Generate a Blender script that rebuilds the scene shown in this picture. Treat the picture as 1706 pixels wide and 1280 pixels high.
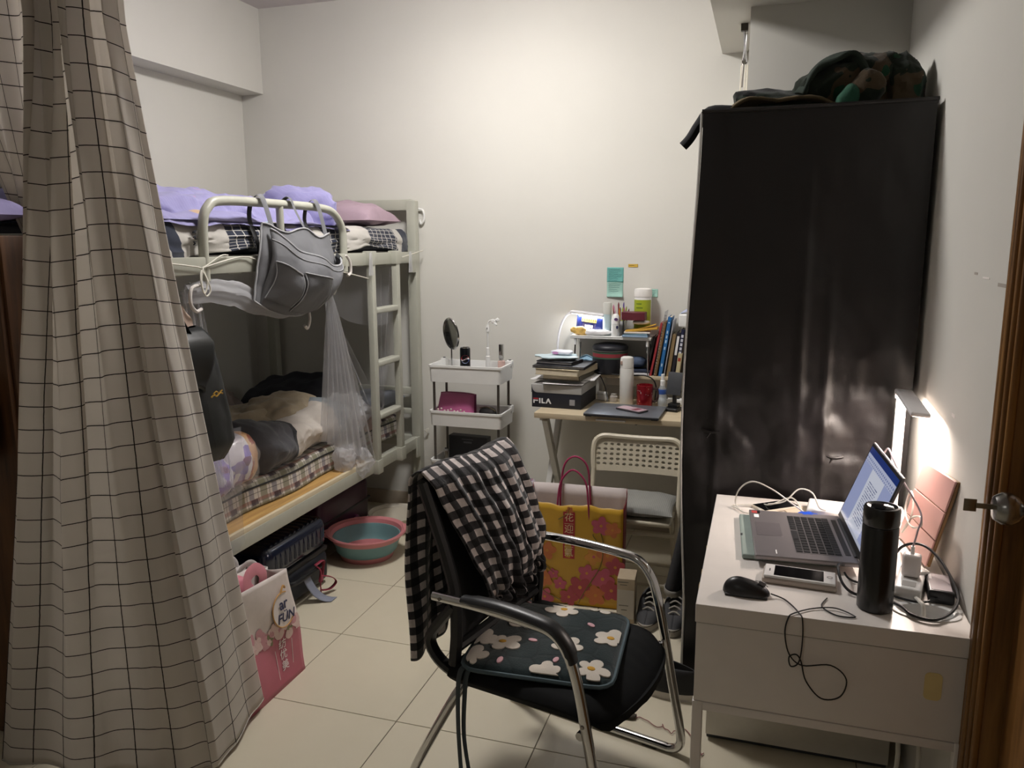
import bpy, bmesh, math, random
from mathutils import Vector, Matrix, noise
R = math.radians
S = bpy.context.scene
COL = S.collection
for o in list(bpy.data.objects): bpy.data.objects.remove(o)

# ------------------------------------------------------------------ camera
def set_camera():
    t, y, r = R(10.1), R(17.6), R(-0.22)
    fw = Vector((-math.sin(y)*math.cos(t), math.cos(y)*math.cos(t), -math.sin(t)))
    rt = Vector((math.cos(y), math.sin(y), 0)); up = rt.cross(fw)
    r2 = rt*math.cos(r) + up*math.sin(r); u2 = up*math.cos(r) - rt*math.sin(r)
    cd = bpy.data.cameras.new('camera'); co = bpy.data.objects.new('camera', cd); COL.objects.link(co)
    m = Matrix((r2, u2, -fw)).transposed().to_4x4(); m.translation = (0, 0, 1.6)
    co.matrix_world = m
    cd.sensor_width = 36; cd.lens = 1312/1706*36; cd.clip_start = .02
    S.camera = co
set_camera()
# ------------------------------------------------------------------ world, exposure, main light
W = bpy.data.worlds.new('world'); S.world = W; W.use_nodes = True
W.node_tree.nodes['Background'].inputs[0].default_value = (.9, .85, .8, 1)
W.node_tree.nodes['Background'].inputs[1].default_value = .02
S.view_settings.view_transform = 'Standard'; S.view_settings.look = 'None'
S.view_settings.gamma = 1; S.view_settings.use_curve_mapping = False
S.view_settings.exposure = 0.1
def area(name, loc, size, power, color, rot=(0, 0, 0), sy=None, shape='DISK', spread=180):
    l = bpy.data.lights.new(name, 'AREA'); l.shape = shape; l.size = size
    if sy: l.size_y = sy
    l.energy = power; l.color = color; l.spread = R(spread)
    o = bpy.data.objects.new(name, l); COL.objects.link(o); o.location = loc; o.rotation_euler = rot
    return o
CEILING_STRENGTH = 90   # glow of the dome lamp on the ceiling, built below
FILL_POWER = 5
area('fill_light', (-1.1, -1.6, 2.93), .3, FILL_POWER, (1, .97, .93))  # unseen fill light, added behind the camera to lift the ambient level

# ------------------------------------------------------------------ helpers: materials
def lin(h):
    h = h.lstrip('#'); v = [int(h[i:i+2], 16)/255 for i in (0, 2, 4)]
    return tuple(c/12.92 if c <= .04045 else ((c+.055)/1.055)**2.4 for c in v) + (1,)
class N:
    def __init__(s, name):
        s.mat = bpy.data.materials.new(name); s.mat.use_nodes = True
        s.t = s.mat.node_tree; s.b = s.t.nodes['Principled BSDF']; s._uv = s._ob = None
    def new(s, k): return s.t.nodes.new(k)
    def put(s, sock, v):
        if hasattr(v, 'is_linked') or isinstance(v, bpy.types.NodeSocket): s.t.links.new(v, sock)
        elif isinstance(v, str): sock.default_value = lin(v)
        else: sock.default_value = v
    def m(s, op, *a):
        n = s.new('ShaderNodeMath'); n.operation = op
        for i, v in enumerate(a): s.put(n.inputs[i], v)
        return n.outputs[0]
    def mix(s, f, a, b, bt='MIX'):
        n = s.new('ShaderNodeMix'); n.data_type = 'RGBA'; n.blend_type = bt
        s.put(n.inputs[0], f); s.put(n.inputs[6], a); s.put(n.inputs[7], b)
        return n.outputs[2]
    def sep(s, sock):
        n = s.new('ShaderNodeSeparateXYZ'); s.t.links.new(sock, n.inputs[0]); return n.outputs
    def coord(s, which): 
        n = s.new('ShaderNodeTexCoord'); return n.outputs[which]
    def uv(s):
        if s._uv is None: s._uv = s.sep(s.coord('UV'))
        return s._uv[0], s._uv[1]
    def ob(s):
        if s._ob is None: s._ob = s.sep(s.coord('Object'))
        return s._ob[0], s._ob[1], s._ob[2]
    def noise(s, scale, detail=3, which='Object', rough=.55, stretch=None):
        n = s.new('ShaderNodeTexNoise'); n.inputs['Scale'].default_value = scale
        n.inputs['Detail'].default_value = detail; n.inputs['Roughness'].default_value = rough
        v = s.coord(which)
        if stretch:
            mp = s.new('ShaderNodeMapping'); mp.inputs['Scale'].default_value = stretch
            s.t.links.new(v, mp.inputs[0]); v = mp.outputs[0]
        s.t.links.new(v, n.inputs['Vector']); return n.outputs[0]
    def voronoi(s, scale, which='Object', feat='F1'):
        n = s.new('ShaderNodeTexVoronoi'); n.feature = feat; n.inputs['Scale'].default_value = scale
        s.t.links.new(s.coord(which), n.inputs['Vector']); return n.outputs
    def line(s, c, period, width, off=0.):
        return s.m('LESS_THAN', s.m('FRACT', s.m('DIVIDE', s.m('ADD', c, off), period)), width/period)
    def band(s, c, a, b): return s.m('MULTIPLY', s.m('GREATER_THAN', c, a), s.m('LESS_THAN', c, b))
    def ramp(s, c, stops, const=False):
        n = s.new('ShaderNodeValToRGB'); e = n.color_ramp.elements
        if const: n.color_ramp.interpolation = 'CONSTANT'
        while len(e) < len(stops): e.new(.5)
        for i, (p, col) in enumerate(stops): e[i].position = p; e[i].color = lin(col)
        s.put(n.inputs[0], c); return n.outputs[0]
    def vary(s, col, amt, scale, detail=3):
        f = s.noise(scale, detail)
        d = s.new('ShaderNodeMapRange'); d.inputs[1].default_value = .3; d.inputs[2].default_value = .7
        d.inputs[3].default_value = 1-amt; d.inputs[4].default_value = 1+amt
        s.t.links.new(f, d.inputs[0])
        c = s.new('ShaderNodeCombineColor')
        for i in range(3): s.t.links.new(d.outputs[0], c.inputs[i])
        return s.mix(1., col, c.outputs[0], 'MULTIPLY')
    def bump(s, h, strength=.2, dist=.002):
        n = s.new('ShaderNodeBump'); n.inputs['Strength'].default_value = strength; n.inputs['Distance'].default_value = dist
        s.put(n.inputs['Height'], h); s.t.links.new(n.outputs[0], s.b.inputs['Normal'])
    def done(s, col, rough=.6, metal=0., spec=.5, sheen=0., coat=0., emit=None, es=0.):
        s.put(s.b.inputs['Base Color'], col)
        s.put(s.b.inputs['Roughness'], rough); s.put(s.b.inputs['Metallic'], metal)
        s.b.inputs['Specular IOR Level'].default_value = spec
        s.b.inputs['Sheen Weight'].default_value = sheen
        s.b.inputs['Coat Weight'].default_value = coat
        if emit is not None: s.put(s.b.inputs['Emission Color'], emit); s.b.inputs['Emission Strength'].default_value = es
        return s.mat
MATS = {}
def mt(key, col=None, rough=.55, metal=0., var=.05, vs=14, bs=0., bscale=200, bdist=.002, **k):
    """plain procedural material: base colour with soft noise variation and fine relief"""
    if key in MATS: return MATS[key]
    n = N(key); c = n.vary(col, var, vs) if var else col
    if bs: n.bump(n.noise(bscale, 4), bs, bdist)
    MATS[key] = n.done(c, rough, metal, **k); return MATS[key]
def keep(key, m): MATS[key] = m; return m
def sheer(key, col, alpha, transl=.5, pleat=0.):
    """thin see-through fabric"""
    n = N(key); t = n.t; out = t.nodes['Material Output']
    tr = n.new('ShaderNodeBsdfTransparent'); tl = n.new('ShaderNodeBsdfTranslucent'); n.put(tl.inputs[0], col)
    a = n.new('ShaderNodeMixShader'); a.inputs[0].default_value = transl
    n.done(col, .8); t.links.new(n.b.outputs[0], a.inputs[1]); t.links.new(tl.outputs[0], a.inputs[2])
    b = n.new('ShaderNodeMixShader'); b.inputs[0].default_value = alpha
    if pleat: n.put(b.inputs[0], n.m('ADD', alpha-pleat, n.m('MULTIPLY', n.m('SUBTRACT', n.noise(1, 3, 'UV', stretch=(16, .5, 1)), .32), pleat*5.5)))
    t.links.new(tr.outputs[0], b.inputs[1]); t.links.new(a.outputs[0], b.inputs[2]); t.links.new(b.outputs[0], out.inputs[0])
    return keep(key, n.mat)
def glass(key, col, rough=.05, alpha=.4):
    n = N(key); t = n.t; out = t.nodes['Material Output']; n.done(col, rough)
    tr = n.new('ShaderNodeBsdfTransparent'); n.put(tr.inputs[0], col)
    b = n.new('ShaderNodeMixShader'); b.inputs[0].default_value = alpha
    t.links.new(tr.outputs[0], b.inputs[1]); t.links.new(n.b.outputs[0], b.inputs[2]); t.links.new(b.outputs[0], out.inputs[0])
    return keep(key, n.mat)

# ------------------------------------------------------------------ helpers: geometry
def smoothpath(pts, k=6, closed=False):
    P = [Vector(p) for p in pts]
    if len(P) < 3 or k < 2: return P
    out = []; n = len(P); segs = n if closed else n-1
    for i in range(segs):
        g = lambda j: P[j % n] if closed else P[max(0, min(n-1, j))]
        a, b, c, d = g(i-1), g(i), g(i+1), g(i+2)
        for j in range(k):
            t = j/k
            out.append(.5*((2*b)+(c-a)*t+(2*a-5*b+4*c-d)*t*t+(3*b-a-3*c+d)*t*t*t))
    if not closed: out.append(P[-1])
    return out
class MB:
    def __init__(s): s.v = []; s.f = []; s.uv = []; s.hasuv = False; s.mi = []; s.cur = 0
    def add(s, vs, fs, uvs=None):
        b = len(s.v); s.v += [tuple(p) for p in vs]
        for i, f in enumerate(fs):
            s.f.append([b+j for j in f]); s.mi.append(s.cur)
            if uvs is not None: s.uv.append([uvs[j] for j in f]); s.hasuv = True
            else: s.uv.append([(0, 0)]*len(f))
        return s
    def bm(s, bm, M=None):
        if M is not None: bm.transform(M)
        bm.verts.index_update(); s.add([v.co for v in bm.verts], [[v.index for v in f.verts] for f in bm.faces]); bm.free(); return s
    def box(s, c, d, bev=0., seg=2, rot=None):
        b = bmesh.new(); bmesh.ops.create_cube(b, size=1, matrix=Matrix.Diagonal((*d, 1)))
        if bev: bmesh.ops.bevel(b, geom=b.edges[:], offset=min(bev, min(d)*.49), segments=seg, profile=.6, affect='EDGES')
        m = Matrix.Translation(c)
        if rot is not None: m = m @ (rot.to_4x4() if isinstance(rot, Matrix) else Matrix.Rotation(rot, 4, 'Z'))
        return s.bm(b, m)
    def bx(s, x0, x1, y0, y1, z0, z1, bev=0., seg=2):
        return s.box(((x0+x1)/2, (y0+y1)/2, (z0+z1)/2), (abs(x1-x0), abs(y1-y0), abs(z1-z0)), bev, seg)
    def bar(s, p, q, w, h, bev=.004):
        """square bar from p to q, w wide sideways, h the other way"""
        p, q = Vector(p), Vector(q); d = q-p; x = d.normalized(); side = x.cross(Vector((0, 0, 1)))
        if side.length < 1e-4: side = Vector((1, 0, 0))
        side.normalize(); up = side.cross(x)
        return s.box((p+q)/2, (d.length, w, h), bev, 2, rot=Matrix((x, -side, up)).transposed())
    def tube(s, pts, r, n=8, k=5, closed=False, caps=True, flat=None):
        P = smoothpath(pts, k, closed); rs = r if callable(r) else (lambda t: r)
        m = len(P); vs = []; fs = []; up = None
        for i, p in enumerate(P):
            if closed: tg = P[(i+1) % m]-P[i-1]
            else: tg = P[min(m-1, i+1)]-P[max(0, i-1)]
            if tg.length < 1e-9: tg = Vector((0, 0, 1))
            tg.normalize()
            if up is None: up = Vector((0, 0, 1)) if abs(tg.z) < .9 else Vector((1, 0, 0))
            sd = tg.cross(up)
            if sd.length < 1e-6: sd = tg.orthogonal()
            sd.normalize(); up = sd.cross(tg).normalized()
            rr = rs(i/max(1, m-1)); f1, f2 = flat if flat else (1, 1)
            for j in range(n):
                a = 2*math.pi*j/n; vs.append(p+sd*math.cos(a)*rr*f1+up*math.sin(a)*rr*f2)
        for i in range(m if closed else m-1):
            i2 = (i+1) % m
            for j in range(n): fs.append((i*n+j, i*n+(j+1) % n, i2*n+(j+1) % n, i2*n+j))
        if caps and not closed: fs.append(tuple(range(n))[::-1]); fs.append(tuple((m-1)*n+j for j in range(n)))
        return s.add(vs, fs)
    def lathe(s, prof, c=(0, 0, 0), n=24, sx=1, sy=1, rot=None, ring=False):
        if ring: prof = list(prof)+[prof[0]]
        vs = []; fs = []; m = len(prof)
        for r, z in prof:
            for j in range(n):
                a = 2*math.pi*j/n; vs.append(Vector((r*math.cos(a)*sx, r*math.sin(a)*sy, z)))
        for i in range(m-1):
            for j in range(n): fs.append((i*n+j, i*n+(j+1) % n, (i+1)*n+(j+1) % n, (i+1)*n+j))
        if prof[0][0] > 1e-6 and not ring: fs.append(tuple(range(n))[::-1])
        if prof[-1][0] > 1e-6 and not ring: fs.append(tuple((m-1)*n+j for j in range(n)))
        if rot is not None: vs = [rot @ v for v in vs]
        C = Vector(c); return s.add([v+C for v in vs], fs)
    def grid(s, fn, nu, nv, uvf=None, wrap=False):
        vs = []; uvs = []; fs = []
        for j in range(nv+1):
            for i in range(nu+1):
                u, v = i/nu, j/nv; vs.append(fn(u, v)); uvs.append(uvf(u, v) if uvf else (u, v))
        w = nu+1
        for j in range(nv):
            for i in range(nu): fs.append((j*w+i, j*w+i+1, (j+1)*w+i+1, (j+1)*w+i))
        return s.add(vs, fs, uvs)
    def prism(s, poly, d, M=None):
        """polygon in xy extruded along z from 0 to d, then placed by M"""
        n = len(poly); vs = [Vector((x, y, 0)) for x, y in poly]+[Vector((x, y, d)) for x, y in poly]
        fs = [tuple(range(n))[::-1], tuple(range(n, 2*n))]+[(i, (i+1) % n, n+(i+1) % n, n+i) for i in range(n)]
        if M is not None: vs = [M @ v for v in vs]
        uvs = [(x, y) for x, y in poly]*2
        return s.add(vs, fs, uvs)
    def build(s, name, mat, parent=None, smooth=None, solid=0., sub=0, bevel=0., weld=False):
        me = bpy.data.meshes.new(name); me.from_pydata(s.v, [], s.f)
        mats = mat if isinstance(mat, (list, tuple)) else [mat]
        for q in mats: me.materials.append(q)
        if len(mats) > 1: me.polygons.foreach_set('material_index', s.mi)
        if s.hasuv:
            L = me.uv_layers.new(name='UVMap'); i = 0
            for f in s.uv:
                for c in f: L.data[i].uv = c; i += 1
        me.validate()
        if weld or not s.hasuv:
            b = bmesh.new(); b.from_mesh(me)
            if weld: bmesh.ops.remove_doubles(b, verts=b.verts, dist=1e-5)
            if smooth is not False or weld: bmesh.ops.recalc_face_normals(b, faces=b.faces)
            b.to_mesh(me); b.free()
        o = bpy.data.objects.new(name, me); COL.objects.link(o)
        if parent is not None: o.parent = parent
        if solid: q = o.modifiers.new('thickness', 'SOLIDIFY'); q.thickness = solid; q.offset = 0
        if bevel: q = o.modifiers.new('bevel', 'BEVEL'); q.width = bevel; q.segments = 2; q.limit_method = 'ANGLE'
        if sub: q = o.modifiers.new('smooth', 'SUBSURF'); q.levels = sub; q.render_levels = sub
        if smooth is not False:
            for p in me.polygons: p.use_smooth = True
            if not sub:
                try: me.set_sharp_from_angle(angle=R(smooth if smooth else 40))
                except Exception: pass
        return o
def tag(o, label, cat, group=None, kind=None):
    if label: o['label'] = label
    if cat: o['category'] = cat
    if group: o['group'] = group
    if kind: o['kind'] = kind
    return o
def thing(name, label, cat, loc=(0, 0, 0), rz=0, group=None, rot=None):
    o = bpy.data.objects.new(name, None); COL.objects.link(o); o.location = loc
    o.rotation_euler = rot if rot else (0, 0, rz); o.empty_display_size = .05
    return tag(o, label, cat, group)
def struct(name, mb, mat, **k):
    o = mb.build(name, mat, **k); o['kind'] = 'structure'; return o
def dup(o, parent=None, loc=None, rz=None):
    c = o.copy(); COL.objects.link(c); c.parent = parent
    if loc is not None: c.location = loc
    if rz is not None: c.rotation_euler = (0, 0, rz)
    for ch in o.children: dup(ch, c)
    return c
def fb(p, s=1., o=0.):
    return noise.noise(Vector((p[0]*s+o, p[1]*s+o*1.7, p[2]*s-o)))
def rp(p, s, o=0., n=3):
    a = 0; w = 1
    for i in range(n): a += w*fb(p, s*2**i, o+i*7.3); w *= .5
    return a
def ridge(p, s, o=0., n=3):
    a = 0; w = 1
    for i in range(n): a += w*(1-2*abs(fb(p, s*1.9**i, o+i*5.1)))**2; w *= .5
    return a-.9

def text(body, size, mat, M, name='lettering', parent=None, depth=.0004, align='CENTER', sx=1., bold=0., spacing=1., shear=0.):
    cu = bpy.data.curves.new('txt', 'FONT'); cu.body = body; cu.size = size; cu.extrude = depth; cu.align_x = align; cu.align_y = 'CENTER'
    cu.resolution_u = 3; cu.offset = bold; cu.space_character = spacing; cu.shear = shear
    to = bpy.data.objects.new('txt', cu); COL.objects.link(to)
    dg = bpy.context.evaluated_depsgraph_get(); me = bpy.data.meshes.new_from_object(to.evaluated_get(dg))
    bpy.data.objects.remove(to)
    me.transform(M @ Matrix.Diagonal((sx, 1, 1, 1))); me.materials.clear(); me.materials.append(mat)
    o = bpy.data.objects.new(name, me); COL.objects.link(o); o.parent = parent; return o
def frame(o, x, y):
    """matrix with origin o, local x and y axes"""
    x = Vector(x).normalized(); y = Vector(y); z = x.cross(y).normalized(); y = z.cross(x)
    m = Matrix((x, y, z)).transposed().to_4x4(); m.translation = o; return m
def ell(rx, ry, n=16, ph=0, c=(0, 0)):
    return [(c[0]+rx*math.cos(2*math.pi*i/n)*math.cos(ph)-ry*math.sin(2*math.pi*i/n)*math.sin(ph),
             c[1]+rx*math.cos(2*math.pi*i/n)*math.sin(ph)+ry*math.sin(2*math.pi*i/n)*math.cos(ph)) for i in range(n)]

# ------------------------------------------------------------------ shared materials
def wallmat(key, col):
    n = N(key); c = n.vary(col, .025, 1.7, 4); n.bump(n.noise(90, 5), .08, .001); return keep(key, n.done(c, .75, spec=.3))
WALL = wallmat('wall_paint', '#d6d4cd'); CEIL = wallmat('ceiling_paint', '#d2cbcb')
WHITE = mt('white_plastic', '#e4e4e2', .38, var=.02); WHITEM = mt('white_lacquer', '#e2dcd6', .35, var=.02)
BLACK = mt('black_plastic', '#141416', .42, var=.05); CHROME = mt('chrome', '#c9c9c9', .12, 1., var=.02)
BEDM = mt('bed_paint', '#b0b0a4', .42, var=.03, bs=.05, bscale=60)
STEEL = mt('brushed_steel', '#8a8681', .3, 1., var=.05)
DGREY = mt('dark_grey_plastic', '#3a3c40', .45, var=.05)
PAPER = mt('white_paper', '#e6e4e4', .8, var=.02); CREAM = mt('cream_paper', '#cfc4ad', .8, var=.05, vs=60)
GOLD = mt('gold_print', '#b08b3c', .35, .8, var=.05)
# ================================================================== the room
XL, XR, YB, YF, ZC = -3.07, .49, 4.28, -3.2, 2.97
def room():
    # floor: grout bed with individual tiles
    n = N('grout'); GR = n.done(n.vary('#6f675c', .1, 30), .9)
    fl = struct('floor', MB().bx(XL-.1, XR+.9, YF-.1, YB+.1, -.06, -.003), GR, smooth=False)
    n = N('floor_tile'); c = n.mix(n.m('MULTIPLY', n.noise(9, 6), .5), '#d0c8b3', '#c5bca5')
    c = n.mix(n.m('GREATER_THAN', n.noise(34, 5, rough=.7), .73), c, '#b0a38f')
    n.bump(n.noise(25, 3), .03, .001); TL = n.done(c, n.m('ADD', .22, n.m('MULTIPLY', n.noise(6, 3), .2)), spec=.45)
    T = .489; me = None
    for i in range(-4, 6):
        for j in range(-13, 4):
            x0 = -1.606+i*T; y0 = 2.693+j*T
            a, b, c0, d = max(x0, XL), min(x0+T, XR+.8), max(y0, YF), min(y0+T, YB)
            if b-a < .03 or d-c0 < .03: continue
            full = abs(b-a-T) < 1e-6 and abs(d-c0-T) < 1e-6
            if full and me is not None:
                t = bpy.data.objects.new('tile', me); COL.objects.link(t); t.parent = fl
            else:
                w, h = b-a, d-c0
                t = MB().box((w/2, h/2, -.003), (w-.003, h-.003, .006), .001, 1).build('tile', TL, fl, smooth=False)
                if full: me = t.data
            t.location = (a, c0, 0)
    struct('ceiling', MB().bx(XL-.1, XR+.9, YF-.1, YB+.1, ZC, ZC+.1), CEIL, smooth=False)
    struct('wall_left', MB().bx(XL-.1, XL, YF-.1, YB+.1, 0, ZC), WALL, smooth=False)
    struct('wall_back', MB().bx(XL, XR+.1, YB, YB+.1, 0, ZC), WALL, smooth=False)
    struct('wall_front', MB().bx(XL, XR+.9, YF-.1, YF, 0, ZC), WALL, smooth=False)
    # right wall with the doorway (door leaf shut in it)
    m = MB(); m.bx(XR, XR+.1, 1.74, YB, 0, ZC); m.bx(XR, XR+.1, YF, .86, 0, ZC); m.bx(XR, XR+.1, .86, 1.74, 2.08, ZC)
    struct('wall_right', m, WALL, smooth=False)
    struct('wall_pier', MB().bx(-.1, XR, 3.5, YB, 0, 2.53), WALL, smooth=False)
    struct('trim_1', MB().bx(XL, -2.92, YF, YB, 2.49, ZC), WALL, smooth=False)
    struct('trim_2', MB().bx(-.25, XR, 1.9, YB, 2.53, ZC), WALL, smooth=False)
    SK = mt('skirting', '#b9ad9c', .4, var=.04)
    struct('baseboard_back', MB().bx(XL, -.1, YB-.012, YB, 0, .09, .003), SK)
    struct('baseboard_left', MB().bx(XL, XL+.012, YF, YB-.012, 0, .09, .003), SK)
    # wooden door with moulded casing
    n = N('door_wood'); g = n.noise(4, 6, stretch=(9, 9, .6)); 
    WD = n.done(n.ramp(g, [(.3, '#4f3315'), (.5, '#7a5429'), (.7, '#946a38')]), .4, spec=.4)
    leaf = struct('door_1', MB().bx(XR+.03, XR+.07, .87, 1.725, .005, 2.07, .002), WD)
    m = MB(); m.bx(XR-.012, XR+.1, 1.735, 1.83, 0, 2.16, .004)
    m.build('door_casing', WD, leaf)
    for y, w, h in ((1.825, .016, .022), (1.795, .02, .03), (1.765, .014, .024), (1.742, .012, .016)):
        MB().bx(XR-.012-h*.5, XR-.005, y-w, y, 0, 2.16, .005, 3).build('casing_moulding', WD, leaf)
    MB().bx(XR-.012, XR+.1, .78, .865, 0, 2.16, .004).build('door_casing', WD, leaf)
    MB().bx(XR-.012, XR+.1, .865, 1.735, 2.075, 2.16, .004).build('door_casing', WD, leaf)
    MB().bx(XR+.022, XR+.034, .95, 1.64, .2, .95, .008, 3).build('door_panel', WD, leaf)
    MB().bx(XR+.022, XR+.034, .95, 1.64, 1.2, 1.95, .008, 3).build('door_panel', WD, leaf)
    ST = mt('door_steel', '#9b9a97', .25, 1.)
    rt = Matrix.Rotation(-math.pi/2, 3, 'Y')
    kc = (XR+.03, 1.60, 1.115)
    kn = MB().lathe([(.032, 0), (.033, .006), (.026, .012), (.014, .016), (.012, .045), (.022, .052), (.03, .065), (.03, .08), (.022, .092), (0, .094)], kc, 24, rot=rt).build('door_knob', ST, leaf)
    m = MB(); m.box((XR-.078, 1.605, 1.115), (.03, .003, .010), .001); m.box((XR-.1, 1.605, 1.115), (.022, .003, .024), .004, 2)
    m.build('key', mt('key_metal', '#8d8574', .35, 1.), kn)
    # faint scuffs left by old tape on the right wall
    SC = mt('tape_scuff', '#a9a198', .7); SW = mt('chipped_paint', '#efe9e4', .8)
    wr = bpy.data.objects['wall_right']
    for (y, z, w, h, mm) in ((1.93, 1.508, .085, .008, SC), (2.17, 1.525, .03, .006, SC), (2.075, 1.518, .06, .004, SW), (2.26, 1.155, .035, .01, SW)):
        MB().box((XR-.0004, y, z), (.0008, w, h), .0003, 1).build('scuff', mm, wr)
room()

def ceiling_lamp():
    t = thing('ceiling_lamp', 'round white ceiling lamp lighting the room above the bunk bed', 'lamp', (-1.25, 3.05, 2.97))
    MB().lathe([(.0, 0), (.23, 0), (.235, -.02), (.22, -.05), (.2, -.06)], n=40).build('lamp_base', WHITE, t)
    n = N('lamp_diffuser'); d = n.done('#ffffff', .5, emit='#fffbf7', es=CEILING_STRENGTH)
    MB().lathe([(.2, -.06), (.202, -.08), (.195, -.105), (.165, -.128), (.1, -.14), (0, -.144)], n=24).build('lamp_diffuser', d, t)
ceiling_lamp()

def fill_fixture():  # made-up disc on the ceiling above the added fill light
    t = thing('fill_fixture', 'round white fixture added above the unseen fill light behind the camera', 'lamp', (-1.1, -1.6, 2.97))
    MB().lathe([(0, 0), (.17, 0), (.17, -.02), (.15, -.03), (0, -.032)], n=32).build('fill_cover', WHITE, t)
fill_fixture()

# ================================================================== bunk bed
def bunk():
    t = thing('bunk_bed', 'cream painted steel bunk bed with ladder along the left wall', 'bunk bed', (-2.4, 3.2, 0))
    O = Vector((-2.4, 3.2, 0))
    def L(mb, name, mat=BEDM, par=t, **k):
        mb.v = [tuple(Vector(p)-O) for p in mb.v]; return mb.build(name, mat, par, **k)
    xf, xb, yn, yf = -1.935, -2.9, 2.06, 4.225
    for x in (xf, xb):
        for y in (yn, yf): L(MB().bx(x-.027, x+.027, y-.027, y+.027, 0, 1.845, .006), 'post')
    for x, s in ((xf, 1), (xb, -1)):
        for z0, z1 in ((1.495, 1.557), (.405, .468)):
            r = L(MB().bx(x-.02, x+.02, yn, yf-.03, z0, z1, .005), 'side_rail')
            for y in (yn+.06, yf-.055):
                L(MB().bx(x+.018, x+.03, y-.022, y+.022, z0-.055, z1+.004, .004), 'rail_bracket', par=r)
    for y in (yn, yf):
        for z0, z1 in ((1.79, 1.852), (1.60, 1.64), (1.49, 1.55), (.72, .76), (.60, .63), (.405, .468)):
            L(MB().bx(xb, xf, y-.02, y+.02, z0, z1, .006), 'end_rail')
        for k in range(1, 3):
            x = xb+(xf-xb)*k/3; L(MB().bx(x-.012, x+.012, y-.012, y+.012, 1.63, 1.80, .003), 'end_bar')
    for k in range(6):
        y = yn+.2+k*.33
        L(MB().bx(xb, xf, y-.04, y+.04, 1.49, 1.505, .003), 'bed_slat')
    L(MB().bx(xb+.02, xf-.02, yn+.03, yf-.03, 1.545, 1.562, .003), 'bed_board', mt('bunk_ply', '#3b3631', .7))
    # guard rail
    g = [(xf+.005, 2.41, 1.47), (xf+.005, 2.415, 1.66), (xf+.005, 2.45, 1.735), (xf+.005, 2.54, 1.762), (xf+.005, 2.9, 1.766),
         (xf+.005, 3.2, 1.764), (xf+.005, 3.33, 1.745), (xf+.005, 3.405, 1.68), (xf+.005, 3.415, 1.6), (xf+.005, 3.415, 1.47)]
    gr = L(MB().tube(g, .018, 12, 6), 'guard_rail')
    L(MB().tube([(xf+.005, 2.9, 1.5), (xf+.005, 2.9, 1.76)], .016, 10, 1), 'guard_upright', par=gr)
    # ladder
    xl = -1.905
    for y in (3.64, 3.925): 
        s = L(MB().bx(xl-.016, xl+.016, y-.021, y+.021, .40, 1.56, .005), 'ladder_stile')
        L(MB().bx(xl-.03, xl+.02, y-.03, y+.03, 1.495, 1.566, .005), 'ladder_hook', par=s)
        L(MB().bx(xl-.03, xl+.02, y-.03, y+.03, .40, .475, .005), 'ladder_hook', par=s)
    for z in (1.262, .985, .705):
        L(MB().bx(xl-.03, xl+.022, 3.66, 3.905, z-.016, z+.014, .009, 3), 'ladder_rung')
    # lower board of pale plywood with lighter lipping
    n = N('plywood'); gno = n.noise(3, 5, stretch=(14, 1, 14)); PLY = n.done(n.ramp(gno, [(.3, '#9c7440'), (.55, '#bd9558'), (.75, '#caa668')]), .5)
    b = L(MB().bx(xb+.03, xf+.0, yn+.03, 3.58, .468, .482, .002), 'bed_board', PLY)
    L(MB().bx(xf-.0, xf+.018, yn+.03, 3.55, .462, .488, .004), 'board_lipping', mt('lipping', '#d2c4a6', .5), b)
    # plastic end hook on the head post
    hk = MB(); hk.tube([(xf+.02, 4.26, 1.80), (xf+.05, 4.262, 1.79), (xf+.055, 4.262, 1.74), (xf+.035, 4.262, 1.715), (xf+.03, 4.262, 1.74)], .006, 8)
    L(hk, 'wall_hook', WHITE)
bunk()

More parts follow.
